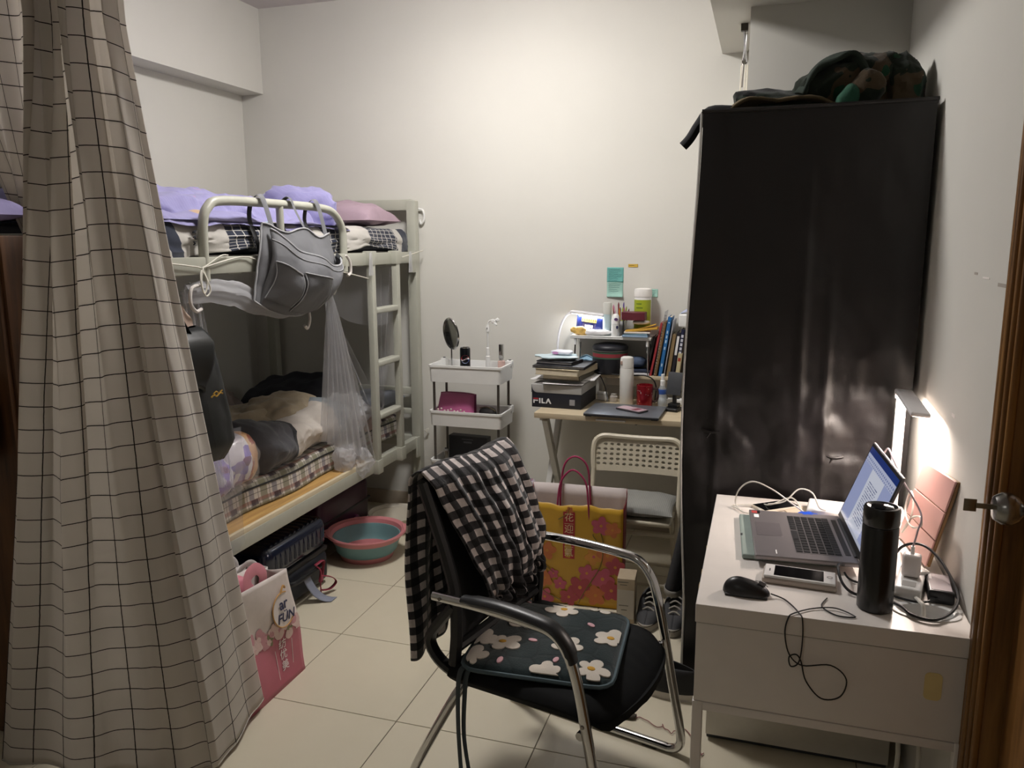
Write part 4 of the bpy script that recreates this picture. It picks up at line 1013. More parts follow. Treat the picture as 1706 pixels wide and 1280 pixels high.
# ================================================================== back desk
DZ = .77
def back_desk():
    n = N('pale_oak'); g = n.noise(5, 5, stretch=(1, 14, 14)); OAK = n.done(n.ramp(g, [(.3, '#b6a588'), (.55, '#c8b99d'), (.75, '#d3c6ac')]), .45)
    O = Vector((-.55, 4.0, 0)); t = thing('computer_desk', 'pale wood desk with white metal legs and a raised rear shelf', 'desk', O)
    def L(mb, name, mat, par=t, **k): return shift(mb, O).build(name, mat, par, **k)
    x0, x1, y0, y1 = -1.06, -.125, 3.70, 4.265
    L(MB().bx(x0, x1, y0, y1, DZ-.028, DZ, .004), 'desktop', OAK)
    L(MB().bx(-.826, x1, 4.11, y1, .893, .912, .003), 'raised_shelf', OAK)
    L(MB().bx(-.80, x1, 4.245, 4.262, DZ+.06, .893, .003), 'shelf_rail', WHITEM)
    LG = mt('white_metal', '#c9c8c3', .4, var=.02)
    for x in (x0+.03, x1-.03):
        L(MB().bar((x+.018, 3.745, .735), (x+.018, 4.215, .02), .03, .042), 'leg', LG)
        L(MB().bar((x-.014, 4.215, .735), (x-.014, 3.745, .02), .03, .042), 'leg', LG)
        L(MB().bx(x-.012, x+.02, 3.74, 4.24, .722, .742, .004), 'leg_bracket', LG)
        L(MB().bx(x-.012, x+.03, 3.72, 4.24, .0, .03, .006), 'foot_bar', LG)
    for x in (-.81, -.16):
        L(MB().bx(x-.012, x+.012, 4.15, 4.24, DZ, .893, .004), 'shelf_post', LG)
    L(MB().lathe([(0, 0), (.008, 0), (.006, -.012), (0, -.012)], (-.555, 3.74, DZ-.028), 10), 'screw', STEEL)
    # key tray / sheet of paper under the laptop edge
    L(MB().bx(-.745, -.60, 3.692, 3.70, DZ-.02, DZ-.012, .001), 'edge_tape', PAPER)
back_desk()

def page_block(m, w, d, h, c): m.box(c, (w, d, h), .001, 1)
def book(name, label, loc, w, d, h, cover, rz=0, pages=CREAM, group=None, soft=.003, rot=None):
    """book lying flat: w x d, thickness h, spine on -x side"""
    t = thing(name, label, 'book', loc, rz, group, rot=rot)
    m = MB(); m.box((0, 0, soft/2), (w, d, soft), .0008, 1); m.box((0, 0, h-soft/2), (w, d, soft), .0008, 1); m.box((-w/2+soft/2, 0, h/2), (soft, d, h), .0008, 1)
    m.build('cover', cover, t)
    MB().box((.002, 0, h/2), (w-.008, d-.008, h-2*soft), .0008, 1).build('pages', pages, t)
    return t
def shoebox():
    NVB = mt('navy_card', '#171a26', .5); GRB = mt('grey_card', '#a9a8a6', .55)
    t = thing('shoebox', 'navy and grey sports shoebox on the back desk', 'box', (-.972, 3.985, DZ), R(-2.5))
    w, d, h = .262, .31, .118
    MB().box((0, 0, h*.33), (w, d, h*.66), .002).build('box_body', NVB, t)
    m = MB(); m.box((0, 0, h*.83), (w+.004, d+.004, h*.36), .002); m.build('box_lid', GRB, t)
    # curved navy corner on the lid front
    P = [(-w/2-.001, -.0), (-w/2-.001, .042)]+[(-w/2+.028-.027*math.cos(R(a)), .036-.036*math.sin(R(a))*1.0) for a in range(10, 91, 16)]
    MB().prism(P, .001, frame(Vector((0, -d/2-.0025, h*.655)), (1, 0, 0), (0, 0, 1))).build('lid_corner', NVB, t, smooth=False)
    WPT = mt('box_print', '#e4e4e6', .5); RPT = mt('box_print_red', '#b8303a', .5)
    Mf = lambda x, z: frame(Vector((x, -d/2-.0008, z)), (1, 0, 0), (0, 0, 1))
    K = .0021
    def glyph(polys, mat, off=0):
        m = MB()
        for P in polys: m.prism([((x-19)*K, (y-6)*K) for x, y in P], .0009, frame(Vector((-.074, -d/2-.0008-off, .034)), (1, 0, 0), (0, 0, 1)))
        m.build('lettering', mat, t, smooth=False)
    rc = lambda a, b, c, e: [(a, b), (c, b), (c, e), (a, e)]
    glyph([rc(-4, 9.6, 9, 12.6)], RPT)
    glyph([rc(-4, 0, -.6, 8.4), rc(-.6, 5.2, 8, 8.0), rc(11, 0, 14.4, 12.6), rc(17, 3, 20.4, 12.6), rc(17, 0, 26, 3), [(27, 0), (33, 12.6), (36, 12.6), (42, 0), (38.4, 0), (36.6, 4), (34.8, 4), (34.5, 7.5), (30.6, 0)]], WPT)
    MB().box((.085, -d/2-.0006, .034), (.028, .001, .03), .0004, 1).build('label_patch', mt('label_grey', '#8f8f93', .6), t)
    # loose papers
    z = DZ+.1203+.002
    for k in range(5):
        a = R(-8+5*k); o = tag(MB().grid(lambda u, v: Vector(((u-.5)*.21, (v-.5)*.297, .0007*k+.006*max(0, abs(u-.5)-.35)*math.sin(v*5+k)+.004*u*v*(k % 2))), 8, 8).build('paper_sheet', PAPER, solid=.0005), 'loose white paper sheet piled on top of the shoebox', 'paper', 'papers on the shoebox')
        o.location = (-.965+.02*math.sin(k*2), 3.975+.012*math.cos(k*3), z+.0045*k); o.rotation_euler = (0, 0, a+R(80 if k > 1 else 4))
    z += .022
    DKC = mt('charcoal_cover', '#55503f', .6); LBK = mt('beige_cover', '#b5a98e', .6); BKC = mt('black_cover', '#1b1b20', .5)
    book('textbook', 'thick textbook with cream page edges at the bottom of the book pile', (-.945, 3.965, z), .20, .255, .026, DKC, R(175)); z += .027
    book('textbook', 'larger beige textbook second from the bottom of the book pile', (-.955, 3.96, z), .235, .29, .032, LBK, R(172)); z += .033
    book('notebook', 'wide flat black notebook lying across the book pile', (-.965, 3.955, z), .275, .25, .013, BKC, R(178), PAPER, soft=.004); z += .014
    t = book('planner', 'small black planner with a tan clasp on the book pile', (-.99, 3.95, z), .20, .15, .016, BKC, R(170), PAPER, soft=.004)
    MB().tube([(-.045, -.078, .002), (-.045, -.079, .017), (-.05, -.05, .0185), (-.055, -.03, .0185)], .01, 8, 3, flat=(1, .2)).build('clasp', mt('tan_leather', '#8f6c60', .5), t)
    z += .0235
    TB = mt('pale_blue_packet', '#b9ccd2', .35); 
    o = tag(blob((0, 0, .008), (.11, .07, .007), .25, 14, 3.4, seed=1, flatb=.0).build('tissue_packet', TB), 'flat pale blue tissue packet on top of the planner', 'packet'); o.location = (-1.0, 3.96, z); o.rotation_euler = (0, 0, R(8))
    z += .016
    t = thing('tissue_packet', 'small white and pink tissue packet topmost on the book pile', 'packet', (-.985, 3.975, z), R(-10))
    blob((0, 0, .012), (.058, .034, .012), .2, 20, 3.4, seed=5, flatb=.0).build('packet', mt('white_film', '#dfe0ea', .3), t)
    MB().prism(ell(.018, .007, 12), .0006, frame((-.022, -.0365, .012), (1, 0, 0), (0, 0, 1))).build('print', mt('pink_print', '#c98fc0', .4), t, smooth=False)
shoebox()

def rack():
    t = thing('folding_rack', 'white folding wire-leg rack on the raised desk shelf', 'rack', (-.758, 4.185, .912))
    w, d, h = .43, .155, .188
    MB().box((0, 0, h+.004), (w, d, .012), .005, 3).build('rack_top', WHITE, t)
    MB().box((0, 0, h+.012), (w+.004, d+.004, .006), .003, 2).build('rack_lip', WHITE, t)
    for x in (-w/2+.025, w/2-.02):
        for y in (-d/2+.012, d/2-.012):
            s = 1 if x > 0 else -1
            MB().tube([(x, y, h-.004), (x+.006*s, y, 0)], .0045, 8, 1).build('leg', CHROME, t)
            MB().tube([(x, y, h), (x+.001*s, y, h-.035)], .0075, 10, 1).build('leg_socket', WHITE, t)
    return
rack()
def rack_things():
    Z = .912+.188+.0155
    # biscuit packet in navy foil
    NF = mt('navy_foil', '#232c66', .3, .1, var=.1, bs=.3, bscale=40, bdist=.004)
    t = thing('snack_packet', 'navy foil biscuit packet with a yellow panel on the white rack', 'packet', (-.875, 4.20, Z), R(-6))
    m = MB(); rr = rot3(0, 6, 0)
    def pk(u, v):
        a = 2*math.pi*u; c, s_ = math.cos(a), math.sin(a); e = min(1, min(v, 1-v)*7)**.5
        y = .024*math.copysign(abs(s_)**.5, s_)*e; z = .046*math.copysign(abs(c)**.35, c); return rr @ Vector((-.088+.176*v, y+.003*rp((v*9, c, s_), 1.5), z+.002*math.sin(v*40)*(1-e)))+Vector((0, 0, .056))
    m.grid(pk, 40, 30); m.build('packet', NF, t)
    MB().box((-.008, -.0262, .078), (.085, .002, .026), .0008, 1, rot=rr).build('panel', mt('yellow_panel', '#d8c878', .5), t)
    m = MB(); 
    for k in range(7): m.box((-.044+.012*k, -.0276, .081-.0012*k), (.006, .0006, .012), .0002, 1)
    m.build('panel_print', mt('panel_ink', '#8a7430', .5), t, smooth=False)
    MB().box((-.01, -.0262, .042), (.045, .002, .016), .0008, 1, rot=rr).build('panel', PAPER, t)
    o = tag(blob((0, 0, .022), (.05, .024, .024), .45, 22, 2.2, seed=8, flatb=0).build('wrapper', mt('yellow_wrapper', '#e0b866', .35, coat=.3, bs=.4, bscale=60, bdist=.004)), 'crumpled yellow wrapper at the rack edge', 'wrapper'); o.location = (-.925, 4.14, Z)
    o = tag(blob((0, 0, .016), (.07, .022, .017), .35, 20, 2.2, seed=4, flatb=0).build('hand_cream', mt('white_tube', '#e6e4e6', .35)), 'crumpled white plastic tube lying on the rack front', 'tube'); o.location = (-.835, 4.135, Z)
    # toner bottle
    t = thing('toner_bottle', 'pale blue pump bottle with a grey-white cap on the rack', 'bottle', (-.787, 4.172, Z))
    MB().lathe([(0, 0), (.022, 0), (.023, .006), (.023, .10), (.021, .112), (.02, .114)], n=22).build('bottle', mt('pale_bottle', '#bcd0d4', .3), t)
    MB().lathe([(.0225, .112), (.0225, .168), (.020, .174), (0, .175)], n=22).build('cap', mt('cap_grey', '#cfcfc9', .4), t)
    # round-shouldered spray bottle
    t = thing('roll_on_bottle', 'white dome-capped bottle with a purple dot on the rack front', 'bottle', (-.735, 4.137, Z))
    MB().lathe([(0, 0), (.021, 0), (.0225, .005), (.0225, .062), (.0225, .064)], n=22).build('bottle', WHITE, t)
    MB().lathe([(.0228, .065), (.0235, .085), (.020, .104), (.012, .116), (0, .119)], n=22).build('cap', mt('cap_white', '#ececec', .3), t)
    PU = mt('purple_dot', '#5a3a6c', .4)
    MB().prism(ell(.010, .008, 14), .001, frame((.006, -.0226, .09), (1, 0, 0), (0, 0, 1))).build('logo', PU, t, smooth=False)
    MB().prism(ell(.006, .009, 14), .001, frame((.012, -.0205, .048), (1, .5, 0), (0, 0, 1))).build('logo', mt('navy_dot', '#2b2a55', .4), t, smooth=False)
    # pen pot with pens
    t = thing('pen_pot', 'white pen pot holding coloured pens at the back of the rack', 'pen holder', (-.725, 4.222, Z))
    MB().lathe([(0, 0), (.036, 0), (.038, .075), (.036, .075), (.034, .006), (0, .006)], n=24).build('pot', mt('white_pot', '#dcdcde', .35), t)
    rnd = random.Random(8); cols = ['#b8577c', '#7c2636', '#c9862f', '#5c4a8c', '#c77f9f', '#8f9a3a', '#2b2b30', '#d6a7b7', '#6c2030', '#b06f3a', '#a9b850']
    for k, c in enumerate(cols):
        a = k*2.4; r = .026*math.sqrt((k+.5)/len(cols)); x, y = r*math.cos(a), r*math.sin(a); hh = .13+.035*rnd.random()
        lx, ly = x*1.15+rnd.uniform(-.008, .008), y*.3
        hh = .165 if k == 1 else hh
        labs = ['rose pink', 'tall dark maroon', 'amber', 'violet', 'light pink', 'olive green', 'black', 'pale pink', 'wine red', 'tan brown', 'lime green']
        o = tag(MB().tube([(0, 0, 0), (lx, ly, hh-.012), (lx*1.1, ly*1.1, hh)], lambda t_: .0042 if t_ < .9 else .0015, 8, 1).build('pen', mt('pen_%d' % k, c, .35)), labs[k]+' pen standing in the white pen pot', 'pen', 'pens in the white pot')
        o.location = (-.725+x, 4.222+y, Z+.007)
    # disc-like hand mirror edge-on
    t = thing('hand_mirror', 'black round compact mirror standing edge-on on the rack', 'mirror', (-.700, 4.152, Z), R(12))
    MB().lathe([(0, 0), (.042, 0), (.044, .003), (.042, .006), (0, .006)], (0, 0, .044), 28, rot=Matrix.Rotation(math.pi/2, 3, 'Y')).build('mirror_case', BLACK, t)
    # wipes canister
    t = thing('wipes_canister', 'tall white canister with a lime green label against the back wall', 'canister', (-.605, 4.218, Z))
    MB().lathe([(0, 0), (.043, 0), (.045, .006), (.045, .205), (.043, .21)], n=32).build('tub', WHITE, t)
    MB().lathe([(.047, .205), (.0475, .235), (.044, .246), (.03, .25), (0, .25)], n=32).build('lid', mt('lid_white', '#e9e6e2', .4), t)
    LM = mt('lime_label', '#a2b02c', .45)
    m = MB(); m.grid(lambda u, v: Vector((.0456*math.sin(R(-75+150*u)), -.0456*math.cos(R(-75+150*u)), .03+.16*v)), 20, 4); m.build('label', LM, t)
    m = MB(); 
    for k in range(6):
        m.grid(lambda u, v, k=k: Vector((.0461*math.sin(R(-40+(40+8*(k % 3))*u)), -.0461*math.cos(R(-40+(40+8*(k % 3))*u)), .166-.021*k+.006*v)), 8, 1)
    m.build('label_text', mt('lime_ink', '#5f7a24', .5), t)
    # maroon box over yellow folder and papers
    z = Z
    for k, (c, w, d, lab) in enumerate((('#8fa9c4', .135, .074, 'pale blue notepad at the bottom of the rack pile'), ('#6f8ea0', .12, .07, 'slate blue notepad second in the rack pile'), ('#e3dbd0', .135, .072, 'cream notepad third in the rack pile'))):
        o = tag(MB().box((0, 0, .005), (w, d, .009), .0015).build('notepad', mt('pad_%d' % k, c, .6)), lab, 'notepad'); o.location = (-.625+.004*k, 4.132, z+.0004); o.rotation_euler = (0, 0, R(-2+2*k)); z += .0098
    t = thing('envelope', 'yellow padded envelope jutting out at the rack end', 'envelope', (-.595, 4.134, z), R(2))
    MB().box((0, 0, .01), (.17, .074, .012), .004, 2, rot=rot3(0, -7, 0)).build('envelope_body', mt('mustard_paper', '#c79a38', .6), t)
    MB().box((.03, -.0, .026), (.09, .07, .002), .0008, 1, rot=rot3(0, -16, 0)).build('envelope_flap', mt('mustard_paper'), t)
    z += .022
    o = tag(blob((0, 0, .012), (.045, .035, .012), .2, 20, 2.6, seed=6, flatb=0).build('earphone_case', mt('white_soft', '#d9d2cc', .45)), 'white rounded case on the yellow envelope', 'case'); o.location = (-.60, 4.145, z+.012)
    t = thing('jewellery_box', 'dark red hexagonal box resting on the yellow envelope', 'box', (-.638, 4.140, z+.037), R(-2))
    MB().prism([(-.062, -.03), (-.0, -.045), (.062, -.036), (.062, .03), (-.062, .03)], .042).build('box_body', mt('maroon_card', '#5e1f2b', .5), t, bevel=.002)
rack_things()

def shelf_things():
    Z = .9122
    # round case with green-red-green band
    t = thing('round_case', 'round black case with a green and red striped band under the rack', 'case', (-.768, 4.175, Z))
    BK = mt('round_case_black', '#1c1d24', .45, var=.08)
    MB().lathe([(0, 0), (.088, 0), (.093, .006), (.093, .118), (.091, .12)], n=44).build('case_body', BK, t)
    MB().lathe([(.0945, .126), (.096, .130), (.096, .142), (.088, .152), (.05, .160), (0, .162)], n=44).build('lid', BK, t)
    for z0, z1, c in ((.083, .090, '#3c5a46'), (.091, .110, '#8c2f38'), (.111, .118, '#3c5a46')):
        MB().lathe([(.0935, z0), (.094, z0), (.094, z1), (.0935, z1)], n=44, ring=True).build('band', mt('band'+c, c, .6), t)
    MB().lathe([(.094, .1205), (.0958, .1215), (.0958, .1255), (.094, .1265)], n=44, ring=True).build('zip', mt('zip_grey', '#77746f', .4, .6), t)
    # blue face mask
    MK = mt('mask_blue', '#8fb4cc', .8)
    t = thing('face_mask', 'pale blue pleated face mask hanging from the rack leg', 'mask', (-.905, 4.135, .95))
    MB().grid(lambda u, v: Vector((.07*(u-.5)+.015*v, .006*math.sin(v*22)+.012*math.sin(u*3.14), -.055+.115*v*(1-.25*abs(u-.5)))), 14, 22).build('mask_cloth', MK, t, solid=.0015)
    MB().tube([(-.03, 0, .045), (-.06, -.03, .03), (-.075, -.04, -.01), (-.05, -.02, -.04), (-.03, 0, -.05)], .0018, 6).build('ear_loop', PAPER, t)
    # denim pouch and papers right of the case
    o = tag(blob((0, 0, .03), (.052, .045, .032), .2, 12, 2.4, seed=4, flatb=0).build('denim_cap', mt('denim', '#4c5b74', .85, bs=.4, bscale=300)), 'folded denim cap on papers under the rack', 'cap'); o.location = (-.628, 4.18, Z+.033)
    for k, (c, lab) in enumerate((('#2d3548', 'dark blue folder beneath the denim cap'), ('#d8d8dc', 'white booklet under the dark blue folder'))):
        o = tag(MB().box((0, 0, .006), (.13, .10, .012), .002).build('folder', mt('fold_%d' % k, c, .6)), lab, 'folder'); o.location = (-.612, 4.17, Z+.0155*(1-k)+.0004); o.rotation_euler = (0, 0, R(3-6*k))
    # row of leaning books
    def upright(name, label, x, h, th, d, cov, lean, pages=CREAM, y=4.185, dx=0):
        t = thing(name, label, 'book', (x, y, Z), group='books leaning on the raised shelf', rot=(0, R(lean), 0))
        m = MB(); m.box((0, -d/2+.0015, h/2), (th, .003, h), .0008, 1); m.box((-th/2+.0012, 0, h/2), (.0024, d, h), .0006, 1); m.box((th/2-.0012, 0, h/2), (.0024, d, h), .0006, 1)
        m.build('cover', cov, t); MB().box((0, .001, h/2), (max(.002, th-.006), d-.006, h-.008), .0005, 1).build('pages', pages, t); return t
    RD = mt('book_red', '#a6383c', .5); BR = mt('book_brown', '#7a5c38', .6); BL = mt('book_blue', '#2f6da8', .4); DB = mt('book_dark', '#2f2a29', .5); NV2 = mt('book_navy', '#1c2140', .45); BG2 = mt('book_tan', '#8a7350', .6); CR = mt('book_cream', '#c9bd98', .5); GY = mt('book_grey', '#b8b8be', .5)
    upright('textbook', 'thin charcoal book at the left end of the leaning row', -.567, .21, .012, .11, DB, 11)
    upright('textbook', 'red covered book beside the spiral notebook', -.543, .285, .012, .13, RD, 10.5)
    t = thing('spiral_notebook', 'tall clear-covered spiral notebook among the leaning books', 'notebook', (-.521, 4.185, Z), group='books leaning on the raised shelf', rot=(0, R(8.6), 0))
    MB().box((.004, 0, .145), (.014, .13, .285), .001).build('pages', mt('notebook_brown', '#8a6a44', .6), t)
    MB().box((-.005, 0, .17), (.0015, .135, .345), .0005, 1).build('clear_cover', glass('clear_cover', '#e8e8ea', .1, .35), t)
    m = MB()
    for k in range(22): m.tube([(.006*math.cos(a), -.067+.006*math.sin(a), .012+.0148*k) for a in [2*math.pi*q/8 for q in range(8)]], .0012, 5, 1, closed=True)
    sp = m.build('spiral_wire', STEEL, t); sp['kind'] = 'stuff'
    t = upright('textbook', 'bright blue paperback standing in the leaning row', -.493, .315, .019, .13, BL, 8)
    for k, zz in enumerate((.285, .235, .21, .185, .15, .06)): MB().box((0, -.0655, zz), (.007, .0006, .016 if k else .006), .0002, 1).build('spine_print', mt('spine_white', '#bcd2e6', .5), t, smooth=False)
    upright('folder', 'pale grey magazine file sheet beside the blue paperback', -.472, .30, .006, .135, GY, 8)
    upright('textbook', 'tan hardback between the grey file and the navy book', -.452, .225, .02, .12, BG2, 7)
    t = upright('textbook', 'dark blue book with white spine panel in the leaning row', -.430, .235, .018, .12, mt('book_ink', '#26242c', .5), 7)
    MB().box((0, -.0605, .165), (.012, .0006, .10), .0002, 1).build('spine_label', PAPER, t, smooth=False)
    t = upright('textbook', 'tall navy book with white title near the white holder', -.408, .25, .02, .12, NV2, 6.5)
    for k in range(6): MB().box((0, -.0606, .215-.022*k), (.012, .0006, .015), .0002, 1).build('spine_title', mt('spine_pale', '#cfd0da', .5), t, smooth=False)
    t = upright('textbook', 'short cream book with a red mark on its spine', -.402, .13, .02, .04, CR, 6, y=4.1)
    MB().box((0, -.0205, .098), (.013, .0006, .018), .0002, 1).build('spine_mark', mt('spine_red', '#a8452f', .5), t, smooth=False)
    upright('textbook', 'dark brown book at the right end of the leaning row', -.387, .24, .012, .12, mt('book_umber', '#2c211b', .5), 4)
    # white holder box standing above the books, papers in it
    t = thing('white_holder', 'white plastic holder stuffed with papers above the leaning books', 'holder', (-.352, 4.205, 1.168))
    MB().box((0, -.005, .035), (.115, .10, .07), .01, 3).build('holder_body', WHITE, t)
    MB().grid(lambda u, v: Vector((-.05+.1*u, -.04+.06*v, .072+.025*math.sin(u*3.1)*(.4+.6*v))), 8, 6).build('papers', mt('bluish_paper', '#aab3d0', .7), t, solid=.002)
    MB().box((-.0, -.01, -.128), (.015, .09, .256), .002).build('holder_stand', mt('holder_stand', '#3a332c', .6), t)
    # desk lamp, slim white gooseneck
    t = thing('desk_lamp', 'slim white gooseneck lamp shining over the white rack', 'lamp', (-1.02, 4.21, DZ))
    LW = mt('lamp_white', '#e6e6ea', .35)
    MB().lathe([(0, 0), (.05, 0), (.05, .012), (.02, .018), (.012, .02), (0, .02)], n=28).build('base', LW, t)
    MB().tube([(-.03, 0, .015), (-.045, 0, .15), (-.05, 0, .27), (-.035, 0, .37), (.0, -.01, .44), (.05, -.02, .465)], .0065, 10, 6).build('neck', LW, t)
    MB().box((.125, -.03, .458), (.19, .055, .014), .006, 3, rot=rot3(0, 5, -6)).build('head', LW, t)
    n = N('led_panel'); MB().box((.125, -.03, .4495), (.17, .04, .003), .001, 1, rot=rot3(0, 5, -6)).build('led_panel', n.done('#ffffff', .5, emit='#f4f6ff', es=5.), t)
    a = area('desk_lamp_light', (.125, -.03, .446), .16, 1.2, (.93, .96, 1.), (0, R(5), 0), .04, 'RECTANGLE'); a.parent = t
    # notes taped to the wall
    TQ = mt('teal_note', '#6fb3ad', .8, var=.05); TQ2 = mt('pale_teal_note', '#9fc9bd', .8, var=.05); INK = mt('pencil_ink', '#3f6a6a', .8); YL = mt('yellow_note', '#c9a640', .7)
    def note(name, label, x0, x1, z0, z1, mat, curl=.012):
        t = thing(name, label, 'note', ((x0+x1)/2, 4.2795, (z0+z1)/2)); w, h = x1-x0, z1-z0
        MB().grid(lambda u, v: Vector(((u-.5)*w, -.0008-curl*max(0, 1-v*2.2)**2*(.4+u*.6), (v-.5)*h)), 8, 12).build('sheet', mat, t, solid=.0004); return t, w, h
    rnd = random.Random(5)
    def scribble(t, w, h, rows, z1, z0, mat):
        for k in range(rows):
            z = z1+(z0-z1)*k/max(1, rows-1); x = -w*.42
            m = MB(); end = w*(.1+.32*rnd.random())
            pts = []
            while x < end: pts.append((x, -.0022, z+rnd.uniform(-.0018, .0018))); x += .0035
            if len(pts) > 2: m.tube(pts, .0007, 4, 1); m.build('handwriting', mat, t)
    t, w, h = note('sticky_note', 'teal sticky note with handwriting taped to the back wall', -.812, -.722, 1.393, 1.472, TQ, .002); scribble(t, w, h, 7, .03, -.03, INK)
    t, w, h = note('sticky_note', 'paler green note hanging below the teal note on the wall', -.811, -.723, 1.312, 1.396, TQ2, .014); scribble(t, w, h, 6, .03, -.02, INK)
    t, w, h = note('sticky_note', 'small pale green note behind the wipes canister', -.58, -.535, 1.315, 1.358, TQ2, .002); scribble(t, w, h, 3, .012, -.01, INK)
    t, w, h = note('sticky_note', 'torn yellow paper scrap taped high on the back wall', -.697, -.645, 1.474, 1.49, YL, .002); scribble(t, w, h, 1, .0, -.0, mt('brown_ink', '#5c4720', .8))
shelf_things()

def desktop_things():
    Z = DZ+.0005
    t = thing('vacuum_flask', 'white vacuum flask with a tan button lid on the back desk', 'flask', (-.652, 4.03, Z))
    FW = mt('flask_white', '#dcdad4', .3, var=.02, coat=.3)
    MB().lathe([(0, 0), (.033, 0), (.036, .004), (.036, .185), (.034, .193)], n=30).build('flask_body', FW, t)
    MB().lathe([(.0345, .194), (.0345, .235), (.032, .248), (.022, .253), (0, .254)], n=30).build('lid', FW, t)
    MB().box((-.024, -.026, .222), (.012, .012, .02), .005, 3, rot=rot3(0, 0, 43)).build('lid_button', mt('rose_tan', '#b39a8c', .4), t)
    t = thing('travel_mug', 'metallic red mug with white flecks beside the white flask', 'mug', (-.555, 4.015, Z))
    n = N('red_metal'); v = n.voronoi(55)[0]; n2 = n.m('LESS_THAN', v, .14); RM = n.done(n.mix(n2, '#8c1520', '#d8c8c6'), .25, .5)
    MB().lathe([(0, 0), (.038, 0), (.041, .005), (.0425, .11), (.040, .112), (.0385, .106), (.037, .008), (0, .007)], n=34).build('mug_body', RM, t)
    MB().tube([(.04, 0, .092), (.062, .004, .09), (.07, .004, .06), (.06, .004, .03), (.04, 0, .025)], .006, 8).build('handle', mt('mug_handle', '#35201f', .4), t)
    t = thing('spray_bottle', 'small clear spray bottle with blue label beside the phone stand', 'bottle', (-.466, 4.03, Z))
    MB().lathe([(0, 0), (.02, 0), (.022, .004), (.022, .09), (.012, .108), (.011, .112)], n=22).build('bottle', glass('clear_bottle', '#e9eef2', .05, .35), t)
    MB().lathe([(.0224, .066), (.0226, .067), (.0226, .09), (.0224, .091)], n=22, ring=True).build('label', mt('blue_label', '#3256a0', .4), t)
    MB().lathe([(.013, .11), (.013, .135), (.009, .138), (.009, .168), (0, .17)], n=18).build('pump', WHITE, t)
    t = thing('phone_stand', 'black desktop phone stand with a tilted plate', 'phone stand', (-.402, 3.945, Z), R(-15))
    MB().box((0, 0, .008), (.075, .085, .015), .005, 3).build('base', BLACK, t); MB().box((0, .015, .025), (.05, .05, .02), .004).build('foot', BLACK, t)
    MB().tube([(0, .02, .025), (0, .02, .1)], .011, 12, 1).build('column', BLACK, t)
    MB().box((0, .012, .135), (.075, .006, .115), .002, 2, rot=rot3(-14)).build('plate', DGREY, t)
    MB().box((.0, .02, .095), (.065, .012, .014), .003).build('hinge', BLACK, t)
    t = thing('laptop', 'closed silver laptop lying on the back desk', 'laptop', (-.617, 3.805, Z), R(-1.5))
    LS = mt('laptop_silver', '#8d929b', .35, .7, var=.02)
    MB().box((0, 0, .0085), (.365, .275, .007), .003, 2).build('base', mt('laptop_dark', '#1d1f24', .45), t); MB().box((0, 0, .0155), (.365, .275, .006), .003, 2).build('lid', LS, t)
    for x in (-.16, .16):
        for y in (-.12, .12): MB().box((x, y, .0025), (.03, .01, .005), .001).build('rubber_foot', BLACK, t)
    t = thing('smartphone', 'pink-screened smartphone lying on the closed laptop', 'phone', (-.585, 3.795, Z+.0187), R(-122))
    MB().box((0, 0, .005), (.072, .15, .009), .004, 3).build('phone_case', mt('phone_dark', '#3a3234', .4), t); MB().box((0, 0, .0099), (.066, .143, .001), .0004, 1).build('screen', mt('pink_screen', '#c0a4ae', .15), t)
    MB().box((.0, .03, .0106), (.05, .03, .0006), .0002, 1).build('screen_image', mt('screen_rose', '#8a5560', .2), t)
    t = thing('earbud_case', 'white earbud case on a grey pad beside the shoebox', 'case', (-.79, 4.09, Z), R(-10))
    MB().box((0, 0, .026), (.056, .024, .05), .011, 4).build('case_body', WHITE, t); MB().box((0, -.0005, .036), (.0565, .0245, .001), .0004, 1).build('seam', DGREY, t)
    t = thing('ink_bottle', 'small clear glass jar beside the earbud case', 'jar', (-.727, 4.085, Z))
    MB().lathe([(0, 0), (.02, 0), (.022, .004), (.022, .028), (.016, .034), (.016, .042), (0, .043)], n=20).build('jar', glass('jar_glass', '#e3ded8', .05, .4), t)
    BC = mt('black_cable', '#161618', .5)
    tag(MB().tube([(-.83, 4.09, .925), (-.76, 4.09, .918), (-.70, 4.085, .916), (-.62, 4.08, .917), (-.56, 4.07, .92), (-.52, 4.07, .90), (-.505, 4.075, .86), (-.508, 4.08, .81), (-.51, 4.085, DZ+.005)], .0035, 8).build('cable', BC), 'black cable running along the raised shelf edge behind the red mug', 'cable')
    tag(MB().tube([(-.83, 4.095, .925), (-.80, 4.085, .90), (-.775, 4.08, .85), (-.765, 4.075, .81), (-.755, 4.06, .79), (-.758, 4.05, .7745)], .003, 8).build('cable', BC), 'black cable dangling beside the shoebox', 'cable')
    t = thing('plug_adapter', 'black power adapter lying at the shelf edge behind the shoebox', 'adapter', (-.845, 4.13, .9125)); MB().box((0, 0, .012), (.06, .035, .022), .005, 3).build('adapter_body', BLACK, t); MB().tube([(.03, 0, .012), (.045, -.003, .01)], .004, 8, 1).build('cable_relief', BLACK, t)
    t = thing('power_strip', 'white power strip lying at the back of the desk', 'power strip', (-.40, 4.10, Z), R(3)); MB().box((0, 0, .016), (.2, .045, .03), .006, 3).build('strip_body', WHITE, t)
    for k in range(3): MB().box((-.06+k*.06, 0, .0315), (.03, .03, .001), .0004, 1).build('socket', DGREY, t)
    tag(MB().tube([(-.30, 4.08, DZ+.006), (-.26, 4.03, DZ+.004), (-.29, 3.98, DZ+.004), (-.24, 3.95, DZ+.004)], .0035, 6).build('cable', mt('white_cable', '#d9d5cc', .5)), 'white cable trailing from the power strip on the back desk', 'cable')
desktop_things()
